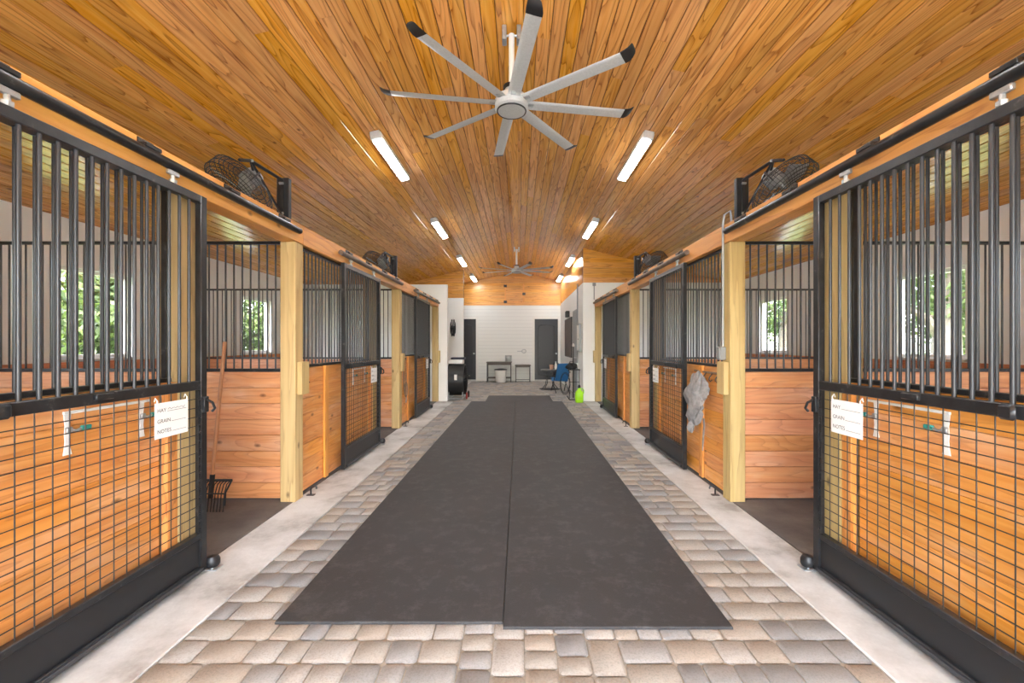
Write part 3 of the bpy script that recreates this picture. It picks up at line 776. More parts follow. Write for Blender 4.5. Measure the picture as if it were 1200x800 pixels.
# ------------------------------------------------------------------ big ceiling fans
def big_fan(yc, label, a0):
    xc = XR + .015; zc = 3.57
    t = thing('ceiling_fan', (xc, yc, zc), label, 'ceiling fan', 'eight-blade ceiling fans')
    MB().lathe([(0, -.03), (.128, -.03), (.150, -.012), (.150, .06), (.14, .085), (.08, .10), (.06, .16), (0, .16)], (xc, yc, zc), 40).build('motor_hub', M['alu'], t)
    MB().tube([(xc + .128 * math.cos(a), yc + .128 * math.sin(a), zc - .032) for a in [2 * PI * k_ / 40 for k_ in range(40)]], .007, 6, True).build('hub_ring', M['blackplastic'], t)
    MB().lathe([(0, -.038), (.12, -.036), (.124, -.03), (0, -.028)], (xc, yc, zc), 40).build('hub_face', M['alu'], t)
    zt = ZR - .035
    MB().cyl((xc, yc, zc + .15), (xc, yc, zt - .06), .026, 16).build('downrod', M['whitemetal'], t)
    m = MB().box(xc - .085, xc - .045, yc - .05, yc + .05, zt - .13, zt - .0, c=.006); m.box(xc + .045, xc + .085, yc - .05, yc + .05, zt - .13, zt, c=.006); m.cyl((xc - .085, yc, zt - .07), (xc + .085, yc, zt - .07), .01, 8)
    m.build('mount_bracket', M['galv'], t)
    MB().lathe([(0, .16), (.075, .16), (.075, .19), (0, .19)], (xc, yc, zc), 24).build('hub_collar', M['blackplastic'], t)
    # airfoil blade along +X
    prof = [(-.055, 0), (-.045, .010), (-.015, .016), (.02, .013), (.055, 0), (.02, -.003), (-.02, -.004), (-.05, -.004)]
    bl = MB().prism([(y_, z_) for y_, z_ in prof], 0, .13, 1.05); bl.xf(Matrix.Rotation(math.radians(-11), 4, 'X'))
    blm = bl.mesh('blade', M['alu'], True)
    tp = MB(); vs = []
    secs = [(1.048, 1.06, 0, 0), (1.08, 1.06, .003, -.002), (1.11, .96, .012, -.008), (1.132, .82, .028, -.016), (1.138, .7, .034, -.02)]
    for (x, sc_, up, sh) in secs: vs += [(x, y_ * sc_ + sh, z_ * sc_ * 1.1 + up) for y_, z_ in prof]
    n = len(prof); fs = [tuple(range(n))[::-1], tuple((len(secs) - 1) * n + q for q in range(n))]
    for a in range(len(secs) - 1): fs += [(a * n + q, a * n + (q + 1) % n, (a + 1) * n + (q + 1) % n, (a + 1) * n + q) for q in range(n)]
    tp.add(vs, fs).xf(Matrix.Rotation(math.radians(-11), 4, 'X')); tpm = tp.mesh('blade_tip', M['blackplastic'], True)
    rt = bx(.10, .20, -.028, .028, -.006, .012, c=.004).mesh('blade_root', M['galv'], True)
    for k_ in range(8):
        an = math.radians(a0 + 45 * k_)
        b = link('blade', blm, t, (xc, yc, zc + .035), (0, 0, an))
        for nm, me in (('blade_tip', tpm), ('blade_root', rt)):
            o = bpy.data.objects.new(nm, me); COL.objects.link(o); o.parent = b
big_fan(3.83, 'large silver eight-blade ceiling fan close to the camera', -81)
big_fan(12.5, 'silver eight-blade ceiling fan far down the aisle', -70)

# ------------------------------------------------------------------ stall fans on the header
def stall_fan(s, i):
    yb = POSTY[i] - .02; x = XF[s] + s * .095
    lab = ('black cage fan on a bracket above the %s %s post' % (['near', 'second'][i], SIDE[s]))
    t = thing('stall_fan', (x, yb, 2.57), lab, 'fan', 'stall fans')
    bx(x - .055, x + .055, yb - .02, yb + .03, 2.572, 2.96, c=.004).build('mount_board', M['kick'], t)
    ax = x - s * .0; apex = (ax, yb - .48, 2.915)
    m = MB(); m.box(ax - .012, ax + .012, yb - .035, yb - .02, 2.59, 2.945)
    def strip(p, q, r=.012): m.cyl(p, q, r, 4)
    strip((ax, yb - .03, 2.935), apex, .016); strip((ax, yb - .03, 2.615), apex, .012); strip(apex, (ax, apex[1] - .14, 2.86), .013)
    m.build('bracket_arm', M['steel'], t)
    # fan head: axis tilted down into the stall
    c = Vector((x + s * .13, yb - .42, 2.72)); d = Vector((s * .42, -.50, -.76)).normalized()
    R = Matrix.Translation(c) @ d.to_track_quat('Z', 'Y').to_matrix().to_4x4()
    m = MB(); rad = .255
    for rr, h in ((rad, -.05), (rad, .05), (rad * .8, .075), (rad * .6, .085), (rad * .35, .09), (rad * .9, .064), (rad * .7, .081), (rad, 0), (rad * .9, -.066), (rad * .65, -.086), (rad * .8, -.08), (rad * .5, -.09)):
        m.tube([(rr * math.cos(a), rr * math.sin(a), h) for a in [2 * PI * k_ / 28 for k_ in range(28)]], .0035, 5, True)
    for k_ in range(60):
        a = 2 * PI * k_ / 60; ca, sa = math.cos(a), math.sin(a)
        m.tube([(r_ * ca, r_ * sa, h) for r_, h in ((.05, .092), (rad * .6, .085), (rad * .8, .075), (rad, .05), (rad, -.05), (rad * .8, -.08), (rad * .5, -.09), (.06, -.09))], .0017, 4)
    m.xf(R).build('cage', M['blackplastic'], t)
    MB().lathe([(0, -.20), (.055, -.20), (.072, -.18), (.072, -.08), (.05, -.06), (.02, -.05), (.02, .0), (0, .01)], (0, 0, 0), 20).xf(R).build('motor', M['greymetal'], t)
    for k_ in range(3):
        b = MB(); a = 2 * PI * k_ / 3
        b.add([(.03, -.03, .01), (.03, .03, -.01), (.12, -.08, .03), (.13, .07, -.03), (.22, -.06, .03), (.21, .08, -.03), (.03, -.03, .013), (.03, .03, -.007), (.12, -.08, .033), (.13, .07, -.027), (.22, -.06, .033), (.21, .08, -.027)],
              [(0, 1, 3, 2), (2, 3, 5, 4), (6, 8, 9, 7), (8, 10, 11, 9), (0, 2, 8, 6), (2, 4, 10, 8), (1, 7, 9, 3), (3, 9, 11, 5), (4, 5, 11, 10), (0, 6, 7, 1)])
        b.xf(R @ Matrix.Rotation(a, 4, 'Z')).build('fan_blade', M['galv'], t)
    m = MB(); q = R @ Vector((0, 0, -.17)); m.cyl(q, apex, .012, 6)
    for k_ in (-1, 1): q2 = R @ Vector((k_ * rad, 0, 0)); m.cyl(q2, (R @ Vector((k_ * rad * .5, 0, -.16))), .008, 6); m.cyl(R @ Vector((k_ * rad * .5, 0, -.16)), q, .008, 6)
    m.build('yoke', M['steel'], t)
    for p in (apex, (ax, yb - .04, 2.9), (ax, yb - .04, 2.63)):
        MB().cyl((p[0] - s * .018, p[1], p[2]), (p[0] + s * .018, p[1], p[2]), .012, 8).build('bolt', M['galv'], t)
for s in (-1, 1):
    for i in range(2): stall_fan(s, i)

# conduit and outlet on the near right post
xa = XF[1] - .014; yc = POSTY[0] + .11
t = thing('conduit', (xa, yc, 1.3), 'grey electrical conduit with outlet box on the near right post', 'conduit')
MB().tube([(xa, yc, 1.42), (xa, yc, 2.58), (xa, yc - .03, 2.66), (xa + .03, yc - .08, 2.68), (xa + .05, yc - .06, 2.585)], .011, 8).build('pipe', M['greymetal'], t)
b = bx(xa - .045, xa + .013, yc - .04, yc + .04, 1.30, 1.425, c=.006).build('outlet_box', M['greymetal'], t)
bx(xa - .049, xa - .045, yc - .03, yc + .03, 1.315, 1.41).build('cover', M['galv'], t, False)
t = thing('wall_conduit', (1.92, YB - .02, 2.0), 'thin grey conduit down the white wall by the last right post', 'conduit')
MB().cyl((1.92, YB + .125, 2.58), (1.92, YB + .125, 3.0), .014, 8).build('pipe', M['greymetal'], t)
bx(1.88, 1.96, YB + .10, YB + .14, 2.93, 3.01, c=.004).build('junction_box', M['greymetal'], t)

# ------------------------------------------------------------------ hook rail and grey mask on the second right front
xw = XF[1] + .052
t = thing('hook_rail', (xw - .02, 4.55, 1.16), 'brown rail with curled hooks on the second right stall front', 'hook rail')
bx(xw - .022, xw - .001, 4.12, 4.80, 1.145, 1.165, c=.004).build('rail', M['leather'], t)
for yy in (4.2, 4.34, 4.48, 4.64):
    MB().tube([(xw - .022, yy, 1.15), (xw - .05, yy, 1.11), (xw - .055, yy, 1.085), (xw - .04, yy, 1.07), (xw - .025, yy, 1.085)], .006, 6).build('hook', M['steel'], t)
t = thing('fly_mask', (xw - .06, 4.6, .95), 'crumpled grey cloth mask hanging by a long strap', 'mask')
rr = random.Random(3)
def crumple(cx, cy, cz, rx, ry, rz, seed, mat, nm, nu=22, nv=16, amp=.5, pinch=.35):
    r_ = random.Random(seed); ph = [(r_.uniform(2, 7), r_.uniform(0, 6), r_.randint(2, 8)) for _ in range(7)]
    m = MB(); vs = []
    for a in range(nv + 1):
        v = a / nv; th = PI * v
        for b in range(nu):
            u = 2 * PI * b / nu
            d = 1 + amp * sum(math.sin(f * v * 3 + o_ + kk * u) for f, o_, kk in ph) / 4
            tap = pinch + (1 - pinch) * min(1, v * 2.2)
            rad = max(.02, math.sin(th)) ** .6 * d * tap
            vs.append((cx + rx * rad * math.cos(u), cy + ry * rad * math.sin(u), cz + rz * math.cos(th) + .03 * math.sin(3 * u + 5 * v)))
    fs = [(a * nu + b, a * nu + (b + 1) % nu, (a + 1) * nu + (b + 1) % nu, (a + 1) * nu + b) for a in range(nv) for b in range(nu)]
    fs += [tuple(range(nu))[::-1], tuple(nv * nu + b for b in range(nu))]
    m.add(vs, fs); return m.build(nm, mat, t)
crumple(xw - .095, 4.60, .86, .05, .165, .25, 5, M['cloth'], 'body')
crumple(xw - .09, 4.50, 1.0, .045, .11, .14, 8, M['cloth'], 'ear_fold')
crumple(xw - .09, 4.70, .60, .03, .05, .10, 9, M['cloth'], 'nose_flap', pinch=.8)
m = MB(); pts = [(4.54, .66), (4.53, .58), (4.545, .48), (4.56, .40), (4.57, .31)]
for a in range(4):
    (ya, za), (yb_, zb_) = pts[a], pts[a + 1]; m.add([(xw - e, y_ + g, z_) for y_, z_ in ((ya, za), (yb_, zb_)) for g in (-.016, .016) for e in (.02, .026)], [(0, 2, 6, 4), (1, 5, 7, 3), (0, 4, 5, 1), (2, 3, 7, 6)])
m.build('strap', M['cloth'], t, False)
# halter on the third left front
xw = XF[-1] - .05
t = thing('halter', (xw + .03, 7.75, 1.18), 'worn leather halter hanging beside the second left post', 'halter')
MB().tube([(xw + .02, 7.78 + .07 * math.sin(a), .86 + .32 * math.cos(a)) for a in [2 * PI * k_ / 20 for k_ in range(20)]], .011, 6, True).build('crown_strap', M['leather'], t)
MB().tube([(xw + .035, 7.80 + .08 * math.sin(a), .62 + .13 * math.cos(a)) for a in [2 * PI * k_ / 16 for k_ in range(16)]], .012, 6, True).build('nose_band', M['leather'], t)
MB().tube([(xw + .03, 7.8, .5), (xw + .035, 7.84, .45), (xw + .03, 7.80, .38)], .012, 6).build('lead_clip', M['galv'], t)
MB().tube([(xw - .003, 7.78, 1.2), (xw + .03, 7.78, 1.19), (xw + .04, 7.78, 1.16), (xw + .035, 7.78, 1.20)], .007, 6).build('hook', M['steel'], t)

# manure fork in the near left stall
fx, fy = -2.70, 3.78
t = thing('manure_fork', (fx, fy, 0.005), 'long-handled manure fork standing by the pine partition in the left stall', 'fork')
MB().tube([(fx - .01, fy - .03, .12), (fx + .0, fy + .06, .9), (fx + .0, fy + .14, 1.47)], .016, 10).build('handle', M['handle_z'], t)
m = MB()
for k_ in range(13):
    x = fx - .16 + .32 * k_ / 12
    m.tube([(x, fy - .02, .25), (x, fy - .07, .23), (x, fy - .10, .16), (x, fy - .12, .01)], .0045, 5)
m.tube([(fx - .17, fy - .02, .25), (fx + .17, fy - .02, .25)], .012, 6); m.tube([(fx - .17, fy - .10, .16), (fx + .17, fy - .10, .16)], .006, 6)
m.tube([(fx - .17, fy - .02, .25), (fx - .17, fy - .1, .17), (fx - .17, fy - .11, .06)], .008, 6); m.tube([(fx + .17, fy - .02, .25), (fx + .17, fy - .1, .17), (fx + .17, fy - .11, .06)], .008, 6)
m.build('tines', M['blackplastic'], t)
MB().cyl((fx - .01, fy - .03, .10), (fx, fy - .02, .30), .021, 10).build('ferrule', M['blackplastic'], t)

# ------------------------------------------------------------------ back room furniture
def table(x0, x1, y0, y1, zt, label, shelf, mat, apron):
    t = thing('side_table', ((x0 + x1) / 2, (y0 + y1) / 2, 0), label, 'table', 'small tables at the far wall')
    bx(x0, x1, y0, y1, zt - .03, zt, c=.004).build('table_top', mat, t)
    bx(x0 + .03, x1 - .03, y0 + .02, y1 - .02, zt - .03 - apron, zt - .031, c=.003).build('apron', mat, t)
    for x in (x0 + .02, x1 - .05):
        for y_ in (y0 + .015, y1 - .045): bx(x, x + .03, y_, y_ + .03, 0, zt - .03, c=.003).build('leg', M['steel'], t)
    if shelf: bx(x0 + .03, x1 - .03, y0 + .03, y1 - .03, .14, .18, c=.003).build('shelf', mat, t)
    else: bx(x0 + .03, x1 - .03, y1 - .05, y1 - .03, .06, .08).build('stretcher', M['steel'], t)
table(-1.24, -.27, 16.2, 16.68, .77, 'wider dark desk with a white bucket beneath it', True, M['desk'], .09)
table(-.15, .46, 16.25, 16.68, .65, 'narrow dark side table between the desk and the right door', False, M['desk'], .05)
t = thing('bucket', (-.68, 16.12, 0), 'white bucket with a dark lid under the desk', 'bucket')
MB().lathe([(0, .0), (.17, .0), (.185, .02), (.215, .44), (.225, .45), (.225, .47), (0, .47)], (-.68, 15.97, 0.012), 24).build('tub', M['whitemetal'], t)
MB().lathe([(0, .0), (.24, .0), (.245, .02), (.1, .05), (0, .05)], (-.68, 15.97, .483), 24).build('lid', M['blackplastic'], t)
t = thing('plastic_bin', (-.36, 16.42, .77), 'cloudy plastic container on the right end of the desk', 'container')
MB().lathe([(0, 0), (.10, 0), (.115, .02), (.125, .2), (.12, .21), (0, .21)], (-.40, 16.42, .771), 20).build('body', M['cloudy'], t)
MB().lathe([(0, 0), (.13, 0), (.13, .025), (0, .03)], (-.40, 16.42, .982), 20).build('lid', M['greymetal'], t)
t = thing('wall_tap', (.17, Y1 - .05, 1.17), 'small chrome hose hook on the white wall above the tables', 'hook')
MB().tube([(.2 + .08 * math.cos(a), Y1 - .03, 1.17 + .07 * math.sin(a)) for a in [2 * PI * k_ / 16 for k_ in range(16)]], .014, 6, True).build('ring', M['galv'], t)
m = bx(-.06, .14, Y1 - .03, Y1 - .002, 1.155, 1.185, c=.004); m.build('arm', M['galv'], t)

# drum fan
dx0, dx1, dy, dz, dr = -1.87, -1.43, 11.44, .50, .42
t = thing('drum_fan', (-1.6, dy, 0), 'black drum fan on wheels beside the left white wall', 'fan')
MB().lathe([(dr - .02, dx0), (dr, dx0 + .01), (dr, dx1 - .01), (dr - .02, dx1), (dr - .03, dx1), (dr - .03, dx0)], (0, dy, dz), 40, 0).build('drum', M['blackplastic'], t)
for x, sg in ((dx0, -1), (dx1, 1)):
    m = MB()
    for q in range(6): r_ = dr * (q + 1) / 6.2; m.tube([(x + sg * .05 * (1 - (r_ / dr) ** 2), dy + r_ * math.cos(a), dz + r_ * math.sin(a)) for a in [2 * PI * k_ / 32 for k_ in range(32)]], .004, 5, True)
    for q in range(12): a = 2 * PI * q / 12; m.tube([(x + sg * .05 * (1 - f * f), dy + f * dr * math.cos(a), dz + f * dr * math.sin(a)) for f in (.05, .4, .7, .99)], .004, 5)
    m.build('grille', M['blackplastic'], t)
MB().lathe([(0, -.14), (.09, -.14), (.1, -.1), (.1, .08), (.06, .12), (0, .12)], (-1.65, dy, dz), 20, 0).build('motor', M['kick'], t)
for q in range(4):
    a = q * PI / 2 + .4
    MB().add([(-1.57, -.04, .09), (-1.49, .05, .09), (-1.59, -.1, .37), (-1.47, .12, .37), (-1.575, -.04, .09), (-1.495, .05, .09), (-1.595, -.1, .37), (-1.475, .12, .37)], [(0, 1, 3, 2), (4, 6, 7, 5), (0, 2, 6, 4), (1, 5, 7, 3), (2, 3, 7, 6)]).xf(Matrix.Translation((0, dy, dz)) @ Matrix.Rotation(a, 4, 'X')).build('fan_blade', M['kick'], t)
m = MB()
for x in (dx0 + .04, dx1 - .04):
    m.tube([(x, dy - .36, .02), (x, dy - .30, .14), (x, dy - .28, .22)], .014, 8); m.tube([(x, dy + .36, .02), (x, dy + .30, .14), (x, dy + .28, .22)], .014, 8); m.tube([(x, dy - .36, .03), (x, dy + .36, .03)], .014, 8)
m.tube([(dx0 + .04, dy - .36, .03), (dx1 - .04, dy - .36, .03)], .014, 8); m.tube([(dx1 - .02, dy - .2, .12), (dx1 + .05, dy - .2, .1)], .012, 8); m.tube([(dx1 - .02, dy + .2, .12), (dx1 + .05, dy + .2, .1)], .012, 8)
m.build('stand', M['galv'], t)
for q in (-.2, .2): MB().lathe([(0, -.02), (.07, -.02), (.09, -.012), (.09, .012), (.07, .02), (0, .02)], (dx1 + .06, dy + q, .092), 20, 0).build('wheel', M['red'] if q < 0 else M['rubber'], t)
bx(dx0 + .2, dx0 + .27, dy - dr - .004, dy - dr + .03, .52, .66, c=.004).build('label_plate', M['card'], t)
m = MB().tube([(dx1, dy - .15, .62), (dx1 + .08, dy - .12, .60), (dx1 + .12, dy, .6), (dx1 + .08, dy + .12, .6), (dx1, dy + .15, .62)], .012, 8); m.build('handle', M['steel'], t)
t = thing('storage_bin', (-1.65, dy, dz + dr), 'white bin with a dark lid resting on the drum fan', 'bin')
bx(-1.86, -1.48, dy - .16, dy + .16, dz + dr + .002, dz + dr + .12, c=.015).build('body', M['whitemetal'], t)
bx(-1.80, -1.44, dy - .17, dy + .17, dz + dr + .121, dz + dr + .175, c=.012).build('lid', plain('navy_lid', srgb(40, 44, 62), .5), t)

# wall fan on the left white wall
t = thing('wall_fan', (-2.2, 14.0, 1.95), 'slim black wall fan on the left white wall above the drum fan', 'fan')
fx_, fz_ = -2.16, 1.97
m = MB()
for r_, xx in ((.27, 0), (.27, .07), (.18, .1), (.09, .11), (.18, -.03)):
    m.tube([(fx_ + xx, 13.76 + .55 * r_ * math.cos(a), fz_ + r_ * math.sin(a)) for a in [2 * PI * k_ / 28 for k_ in range(28)]], .012, 5, True)
m.build('cage', M['blackplastic'], t)
MB().lathe([(0, -.05), (.07, -.05), (.08, 0), (.06, .08), (0, .09)], (fx_, 13.76, fz_), 16, 0).build('motor', M['blackplastic'], t)
MB().tube([(fx_, 13.76, fz_ - .05), (fx_, 13.9, fz_ - .15), (fx_, 14.07, fz_ - .15)], .02, 8).build('arm', M['blackplastic'], t)
bx(fx_ - .05, fx_ + .05, 14.04, 14.069, fz_ - .25, fz_ - .05, c=.006).build('wall_plate', M['blackplastic'], t)

# round table, cup, bottles
tx, ty = 1.00, 13.75
t = thing('round_table', (tx, ty, 0.0), 'small grey round table beside the blue chair', 'table')
MB().lathe([(0, .60), (.29, .60), (.30, .61), (.30, .63), (.29, .64), (0, .64)], (tx, ty, 0), 32).build('table_top', plain('grey_top', srgb(96, 94, 92), .5), t)
for q in range(4):
    a = q * PI / 2 + .5; ca, sa = math.cos(a), math.sin(a)
    MB().tube([(tx + .24 * ca, ty + .24 * sa, .6), (tx + .12 * ca, ty + .12 * sa, .35), (tx + .17 * ca, ty + .17 * sa, .15), (tx + .30 * ca, ty + .30 * sa, .015)], .012, 6).build('leg', M['steel'], t)
MB().tube([(tx + .16 * math.cos(a), ty + .16 * math.sin(a), .42) for a in [2 * PI * k_ / 20 for k_ in range(20)]], .01, 6, True).build('ring', M['steel'], t)
MB().lathe([(0, .003), (.34, .003), (.34, .012), (0, .018)], (tx, ty, 0), 32).build('base_plate', M['rubber'], t)
t = thing('cup', (tx + .04, ty - .1, .64), 'tan cup on the small round table', 'cup')
MB().lathe([(0, 0), (.05, 0), (.065, .15), (.06, .15), (.046, .01), (0, .01)], (tx + .04, ty - .1, .641), 16).build('body', M['tan'], t)
MB().tube([(tx + .1, ty - .1, .76), (tx + .13, ty - .1, .74), (tx + .13, ty - .1, .70), (tx + .095, ty - .1, .68)], .008, 6).build('handle', M['tan'], t)
t = thing('bottle', (tx + .18, ty - .05, .64), 'white bottle standing behind the tan cup', 'bottle')
MB().lathe([(0, 0), (.04, 0), (.04, .15), (.018, .19), (.018, .21), (0, .21)], (tx + .19, ty - .02, .641), 16).build('body', M['whitemetal'], t)
MB().lathe([(0, .21), (.022, .21), (.022, .25), (0, .25)], (tx + .19, ty - .02, .642), 12).build('cap', M['galv'], t)

# blue sling chair
cx, cy = 1.30, 12.65
t = thing('camp_chair', (cx, cy, 0), 'blue sling chair with black legs beside the round table', 'chair')
def sheet(pts0, pts1, th, mat, nm):
    m = MB(); n = len(pts0); vs = []
    for a, b in zip(pts0, pts1): vs += [a, b]
    d = Vector((0, th, th * .3)); vs += [tuple(Vector(v) + d) for v in vs]; fs = []
    for q in range(n - 1): fs += [(2 * q, 2 * q + 1, 2 * q + 3, 2 * q + 2), (2 * n + 2 * q, 2 * n + 2 * q + 2, 2 * n + 2 * q + 3, 2 * n + 2 * q + 1), (2 * q, 2 * q + 2, 2 * n + 2 * q + 2, 2 * n + 2 * q), (2 * q + 1, 2 * n + 2 * q + 1, 2 * n + 2 * q + 3, 2 * q + 3)]
    fs += [(0, 2 * n, 2 * n + 1, 1), (2 * n - 2, 2 * n - 1, 4 * n - 1, 4 * n - 2)]
    m.add(vs, fs).build(nm, mat, t)
bl = [(cx - .13, cy - .05 + .10, .86), (cx - .17, cy + .0, .7), (cx - .20, cy + .04, .5), (cx - .21, cy + .1, .36)]
br = [(cx + .21, cy - .05 - .02, .88), (cx + .20, cy - .04, .7), (cx + .18, cy - .02, .5), (cx + .15, cy + .02, .34)]
sheet(bl, br, .02, M['blue'], 'backrest')
sl = [(cx - .22, cy + .1, .37), (cx - .30, cy + .3, .33), (cx - .33, cy + .52, .42)]; sr = [(cx + .15, cy + .02, .35), (cx + .10, cy + .25, .32), (cx + .06, cy + .5, .42)]
sheet(sl, sr, .02, M['blue'], 'seat')
for a, b in (((cx - .2, cy - .05, .01), (cx - .31, cy + .5, .43)), ((cx + .2, cy - .12, .01), (cx + .07, cy + .49, .43)), ((cx - .3, cy + .55, .01), (cx - .12, cy + .04, .88)), ((cx + .1, cy + .52, .01), (cx + .215, cy - .07, .9))):
    MB().cyl(a, b, .013, 8).build('leg', M['steel'], t)
for a, b in (((cx - .14, cy + .02, .62), (cx - .33, cy + .5, .6)), ((cx + .21, cy - .05, .62), (cx + .09, cy + .48, .6))): MB().cyl(a, b, .018, 8).build('armrest', M['steel'], t)

# black wire stand with a hose loop, green jug
sx_, sy_ = 1.46, 11.35
t = thing('wire_stand', (sx_, sy_, 0), 'black wire stand with a tall pole beside the green jug', 'stand')
MB().cyl((sx_ - .0, sy_ + .1, 0.01), (sx_ - .0, sy_ + .1, 1.38), .016, 8).build('pole', M['steel'], t)
MB().lathe([(0, 0), (.03, 0), (.035, .04), (.02, .08), (0, .09)], (sx_, sy_ + .1, 1.38), 12).build('finial', M['whitemetal'], t)
for q in (-.13, .13):
    MB().tube([(sx_ + q, sy_ - .12, .01), (sx_ + q, sy_ - .1, .4), (sx_ + q, sy_ - .05, .78)], .010, 6).build('leg', M['steel'], t)
bx(sx_ - .16, sx_ + .16, sy_ - .12, sy_ + .12, .76, .785, c=.006).build('shelf', M['steel'], t)
MB().cyl((sx_ - .14, sy_ - .1, .45), (sx_ + .14, sy_ - .1, .45), .008, 6).build('crossbar', M['steel'], t)
t2 = thing('hose_coil', (sx_ - .25, sy_ - .1, 0), 'looped dark hose hanging from the wire stand', 'hose')
for q in range(2):
    MB().tube([(sx_ - .25 + (.11 + .02 * q) * math.cos(a), sy_ - .17 - .03 * q, .42 + (.26 + .03 * q) * math.sin(a)) for a in [2 * PI * k_ / 28 for k_ in range(28)]], .007, 6, True).build('loop', M['rubber'], t2)
MB().tube([(sx_ - .2, sy_ - .2, .1), (sx_ - .15, sy_ - .3, .013), (sx_ + .0, sy_ - .35, .013), (sx_ + .1, sy_ - .25, .013)], .012, 6).build('tail', M['rubber'], t2)
t = thing('cloth_bundle', (sx_ - .1, sy_, .78), 'dark crumpled bag on top of the wire stand', 'bag')
crumple(sx_ - .07, sy_ - .05, .86, .15, .08, .06, 12, M['rubber'], 'body', amp=.2, pinch=.9)
MB().tube([(sx_ - .14, sy_ - .02, .92), (sx_ - .1, sy_ - .02, .99), (sx_ - .02, sy_ - .02, .99), (sx_ + .01, sy_ - .02, .92)], .008, 6).build('handle', M['rubber'], t)
jx, jy = 1.50, 10.6
t = thing('jug', (jx, jy, 0), 'bright lime green plastic jug at the corner of the right white wall', 'jug')
m = MB(); rings = [(.0, .085, .07), (.02, .10, .08), (.2, .10, .08), (.25, .095, .075), (.30, .06, .05), (.33, .032, .032), (.36, .032, .032)]
vs = []
for z_, a, b in rings: vs += [(jx + a * (abs(math.cos(q)) ** .6) * (1 if math.cos(q) > 0 else -1), jy + b * (abs(math.sin(q)) ** .6) * (1 if math.sin(q) > 0 else -1), z_ + .001) for q in [2 * PI * k_ / 20 for k_ in range(20)]]
fs = [(a * 20 + b, a * 20 + (b + 1) % 20, (a + 1) * 20 + (b + 1) % 20, (a + 1) * 20 + b) for a in range(len(rings) - 1) for b in range(20)] + [tuple(range(20)), tuple(120 + b for b in range(20))]
m.add(vs, fs).build('body', M['lime'], t)
MB().tube([(jx + .03, jy, .345), (jx + .085, jy, .345), (jx + .11, jy, .30), (jx + .105, jy, .22)], .013, 8).build('handle', M['lime'], t)
MB().lathe([(0, .361), (.036, .361), (.036, .40), (.02, .44), (0, .44)], (jx, jy, 0), 14).build('cap', M['blackplastic'], t)

# dark panel, small speaker, breaker box, conduit on right side wall
t = thing('wall_board', (XBR, 14.0, 1.6), 'tall brown board on the right side wall of the back room', 'board')
bx(XBR - .03, XBR - .001, 13.1, 14.9, 1.05, 2.27, c=.004).build('panel', M['brownboard'], t)
m = MB()
for a in ((13.08, 14.92, 1.03, 1.05), (13.08, 14.92, 2.27, 2.29), (13.08, 13.1, 1.05, 2.27), (14.9, 14.92, 1.05, 2.27)): m.box(XBR - .036, XBR - .001, *a)
m.build('frame', M['kick'], t, False)
t = thing('wall_speaker', (XBR - .05, 13.5, 2.35), 'small black box above the brown board', 'speaker')
bx(XBR - .12, XBR - .002, 13.75, 14.05, 2.32, 2.52, c=.012).build('cabinet', M['blackplastic'], t); bx(XBR - .125, XBR - .12, 13.77, 14.03, 2.34, 2.5).build('grille', M['kick'], t, False)
t = thing('breaker_box', (XBR - .03, 11.4, 1.25), 'flat grey breaker box near the corner of the right wall', 'breaker box')
bx(XBR - .06, XBR - .001, 11.2, 11.6, 1.25, 1.98, c=.006).build('case', M['greymetal'], t); bx(XBR - .068, XBR - .06, 11.22, 11.58, 1.28, 1.95, c=.003).build('cover', M['whitemetal'], t)
MB().cyl((XBR - .07, 11.26, 1.58), (XBR - .085, 11.26, 1.58), .012, 8).build('lock', M['steel'], t)
t = thing('riser_conduit', (XBR - .02, 11.8, 0.5), 'grey conduit rising beside the grey door', 'conduit')
MB().cyl((XBR - .02, 11.8, .9), (XBR - .02, 11.8, 3.1), .018, 8).build('pipe', M['greymetal'], t); bx(XBR - .05, XBR - .001, 11.75, 11.85, .82, .92, c=.004).build('box', M['whitemetal'], t)

# loft hatch on the gable
yg = Y1 - .018
t = thing('loft_hatch', (-.18, yg, 3.0), 'pine loft hatch with dark hinges high on the far gable', 'hatch')
for q in range(5): bx(-.50, .16, yg - .02, yg - .001, 3.12 + q * .127, 3.12 + q * .127 + .123, c=.003).build('board', M['ceil_x'], t, False)
m = MB(); m.box(-.55, -.50, yg - .026, yg - .001, 3.08, 3.80); m.box(.16, .21, yg - .026, yg - .001, 3.08, 3.80); m.box(-.50, .16, yg - .026, yg - .001, 3.08, 3.12); m.build('frame', M['trim_z'], t, False)
for x, z in ((-.53, 3.72), (-.53, 3.10)): bx(x - .06, x + .06, yg - .036, yg - .026, z - .05, z + .05, c=.003).build('hinge', M['steel'], t)
bx(.14, .26, yg - .036, yg - .026, 3.36, 3.46, c=.003).build('latch', M['steel'], t)

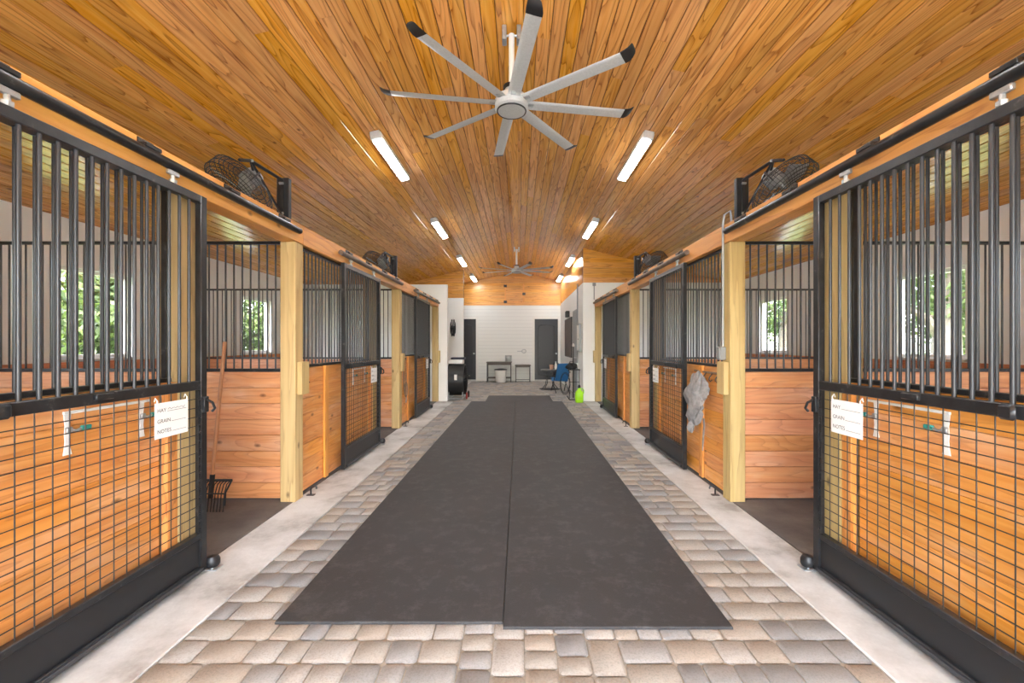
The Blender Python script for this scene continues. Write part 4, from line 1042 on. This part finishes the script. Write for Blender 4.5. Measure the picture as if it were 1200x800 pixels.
# ------------------------------------------------------------------ trees outside the windows
def tree(x, y, h, rad, n, label, seed, trunk=.18, low=.6, name='tree'):
    r = random.Random(seed); t = thing(name, (x, y, -.2), label, 'tree' if name == 'tree' else 'shrub', 'trees outside the windows')
    if trunk:
        m = MB(); top = h * .55
        m.tube([(x, y, -.22), (x + r.uniform(-.1, .1), y + r.uniform(-.1, .1), top * .5), (x + r.uniform(-.3, .3), y + r.uniform(-.3, .3), top)], [trunk * 1.3, trunk, trunk * .6], 10)
        for q in range(5):
            a = r.uniform(0, 2 * PI); z0 = top * r.uniform(.3, .8); l_ = rad * r.uniform(.5, .85)
            m.tube([(x, y, z0), (x + .5 * l_ * math.cos(a), y + .5 * l_ * math.sin(a), z0 + l_ * .5), (x + l_ * math.cos(a), y + l_ * math.sin(a), z0 + l_ * .7)], [trunk * .5, trunk * .35, trunk * .12], 8)
        m.build('trunk', M['tree_bark'], t)
    clumps = [(x + r.gauss(0, .45) * rad, y + r.gauss(0, .5) * rad, r.uniform(low, h)) for _ in range(70)]
    m = MB()
    for q in range(n):
        c = r.choice(clumps); p = Vector((c[0] + r.gauss(0, .28), c[1] + r.gauss(0, .28), c[2] + r.gauss(0, .25)))
        u = Vector((r.gauss(0, 1), r.gauss(0, 1), r.gauss(0, 1))).normalized(); w_ = u.orthogonal().normalized(); w_ = (w_ * math.cos(q) + u.cross(w_) * math.sin(q)); l_ = r.uniform(.07, .13)
        m.add([p - u * l_, p + w_ * l_ * .45, p + u * l_, p - w_ * l_ * .45], [(0, 1, 2, 3)])
    o = m.build('foliage', M['leaf'], t, False); o['kind'] = 'stuff'
tree(-10.4, 10.4, 4.0, 1.7, 12000, 'leafy green tree filling the left middle window', 1, .14, .1)
tree(-11.0, 17.4, 4.6, 2.0, 12000, 'leafy green tree beyond the far left window', 2, .16, .1)
tree(-14.0, 14.0, 4.8, 2.0, 8000, 'leafy green tree set back between the other trees on the left', 3, .14, .1)
tree(11.0, 11.0, 6.0, 2.4, 6000, 'spreading tree with a bare trunk beyond the right middle window', 4, .28, 2.2)
tree(12.5, 20.0, 6.0, 2.4, 6000, 'spreading tree beyond the far right window', 5, .28, 1.8)
tree(18.0, 17.0, 5.0, 2.6, 10000, 'dense tree across the lawn on the right', 6, .2, .2)
tree(19.0, 28.0, 5.5, 3.0, 10000, 'distant dense tree at the lawn edge on the right', 8, .2, .2)
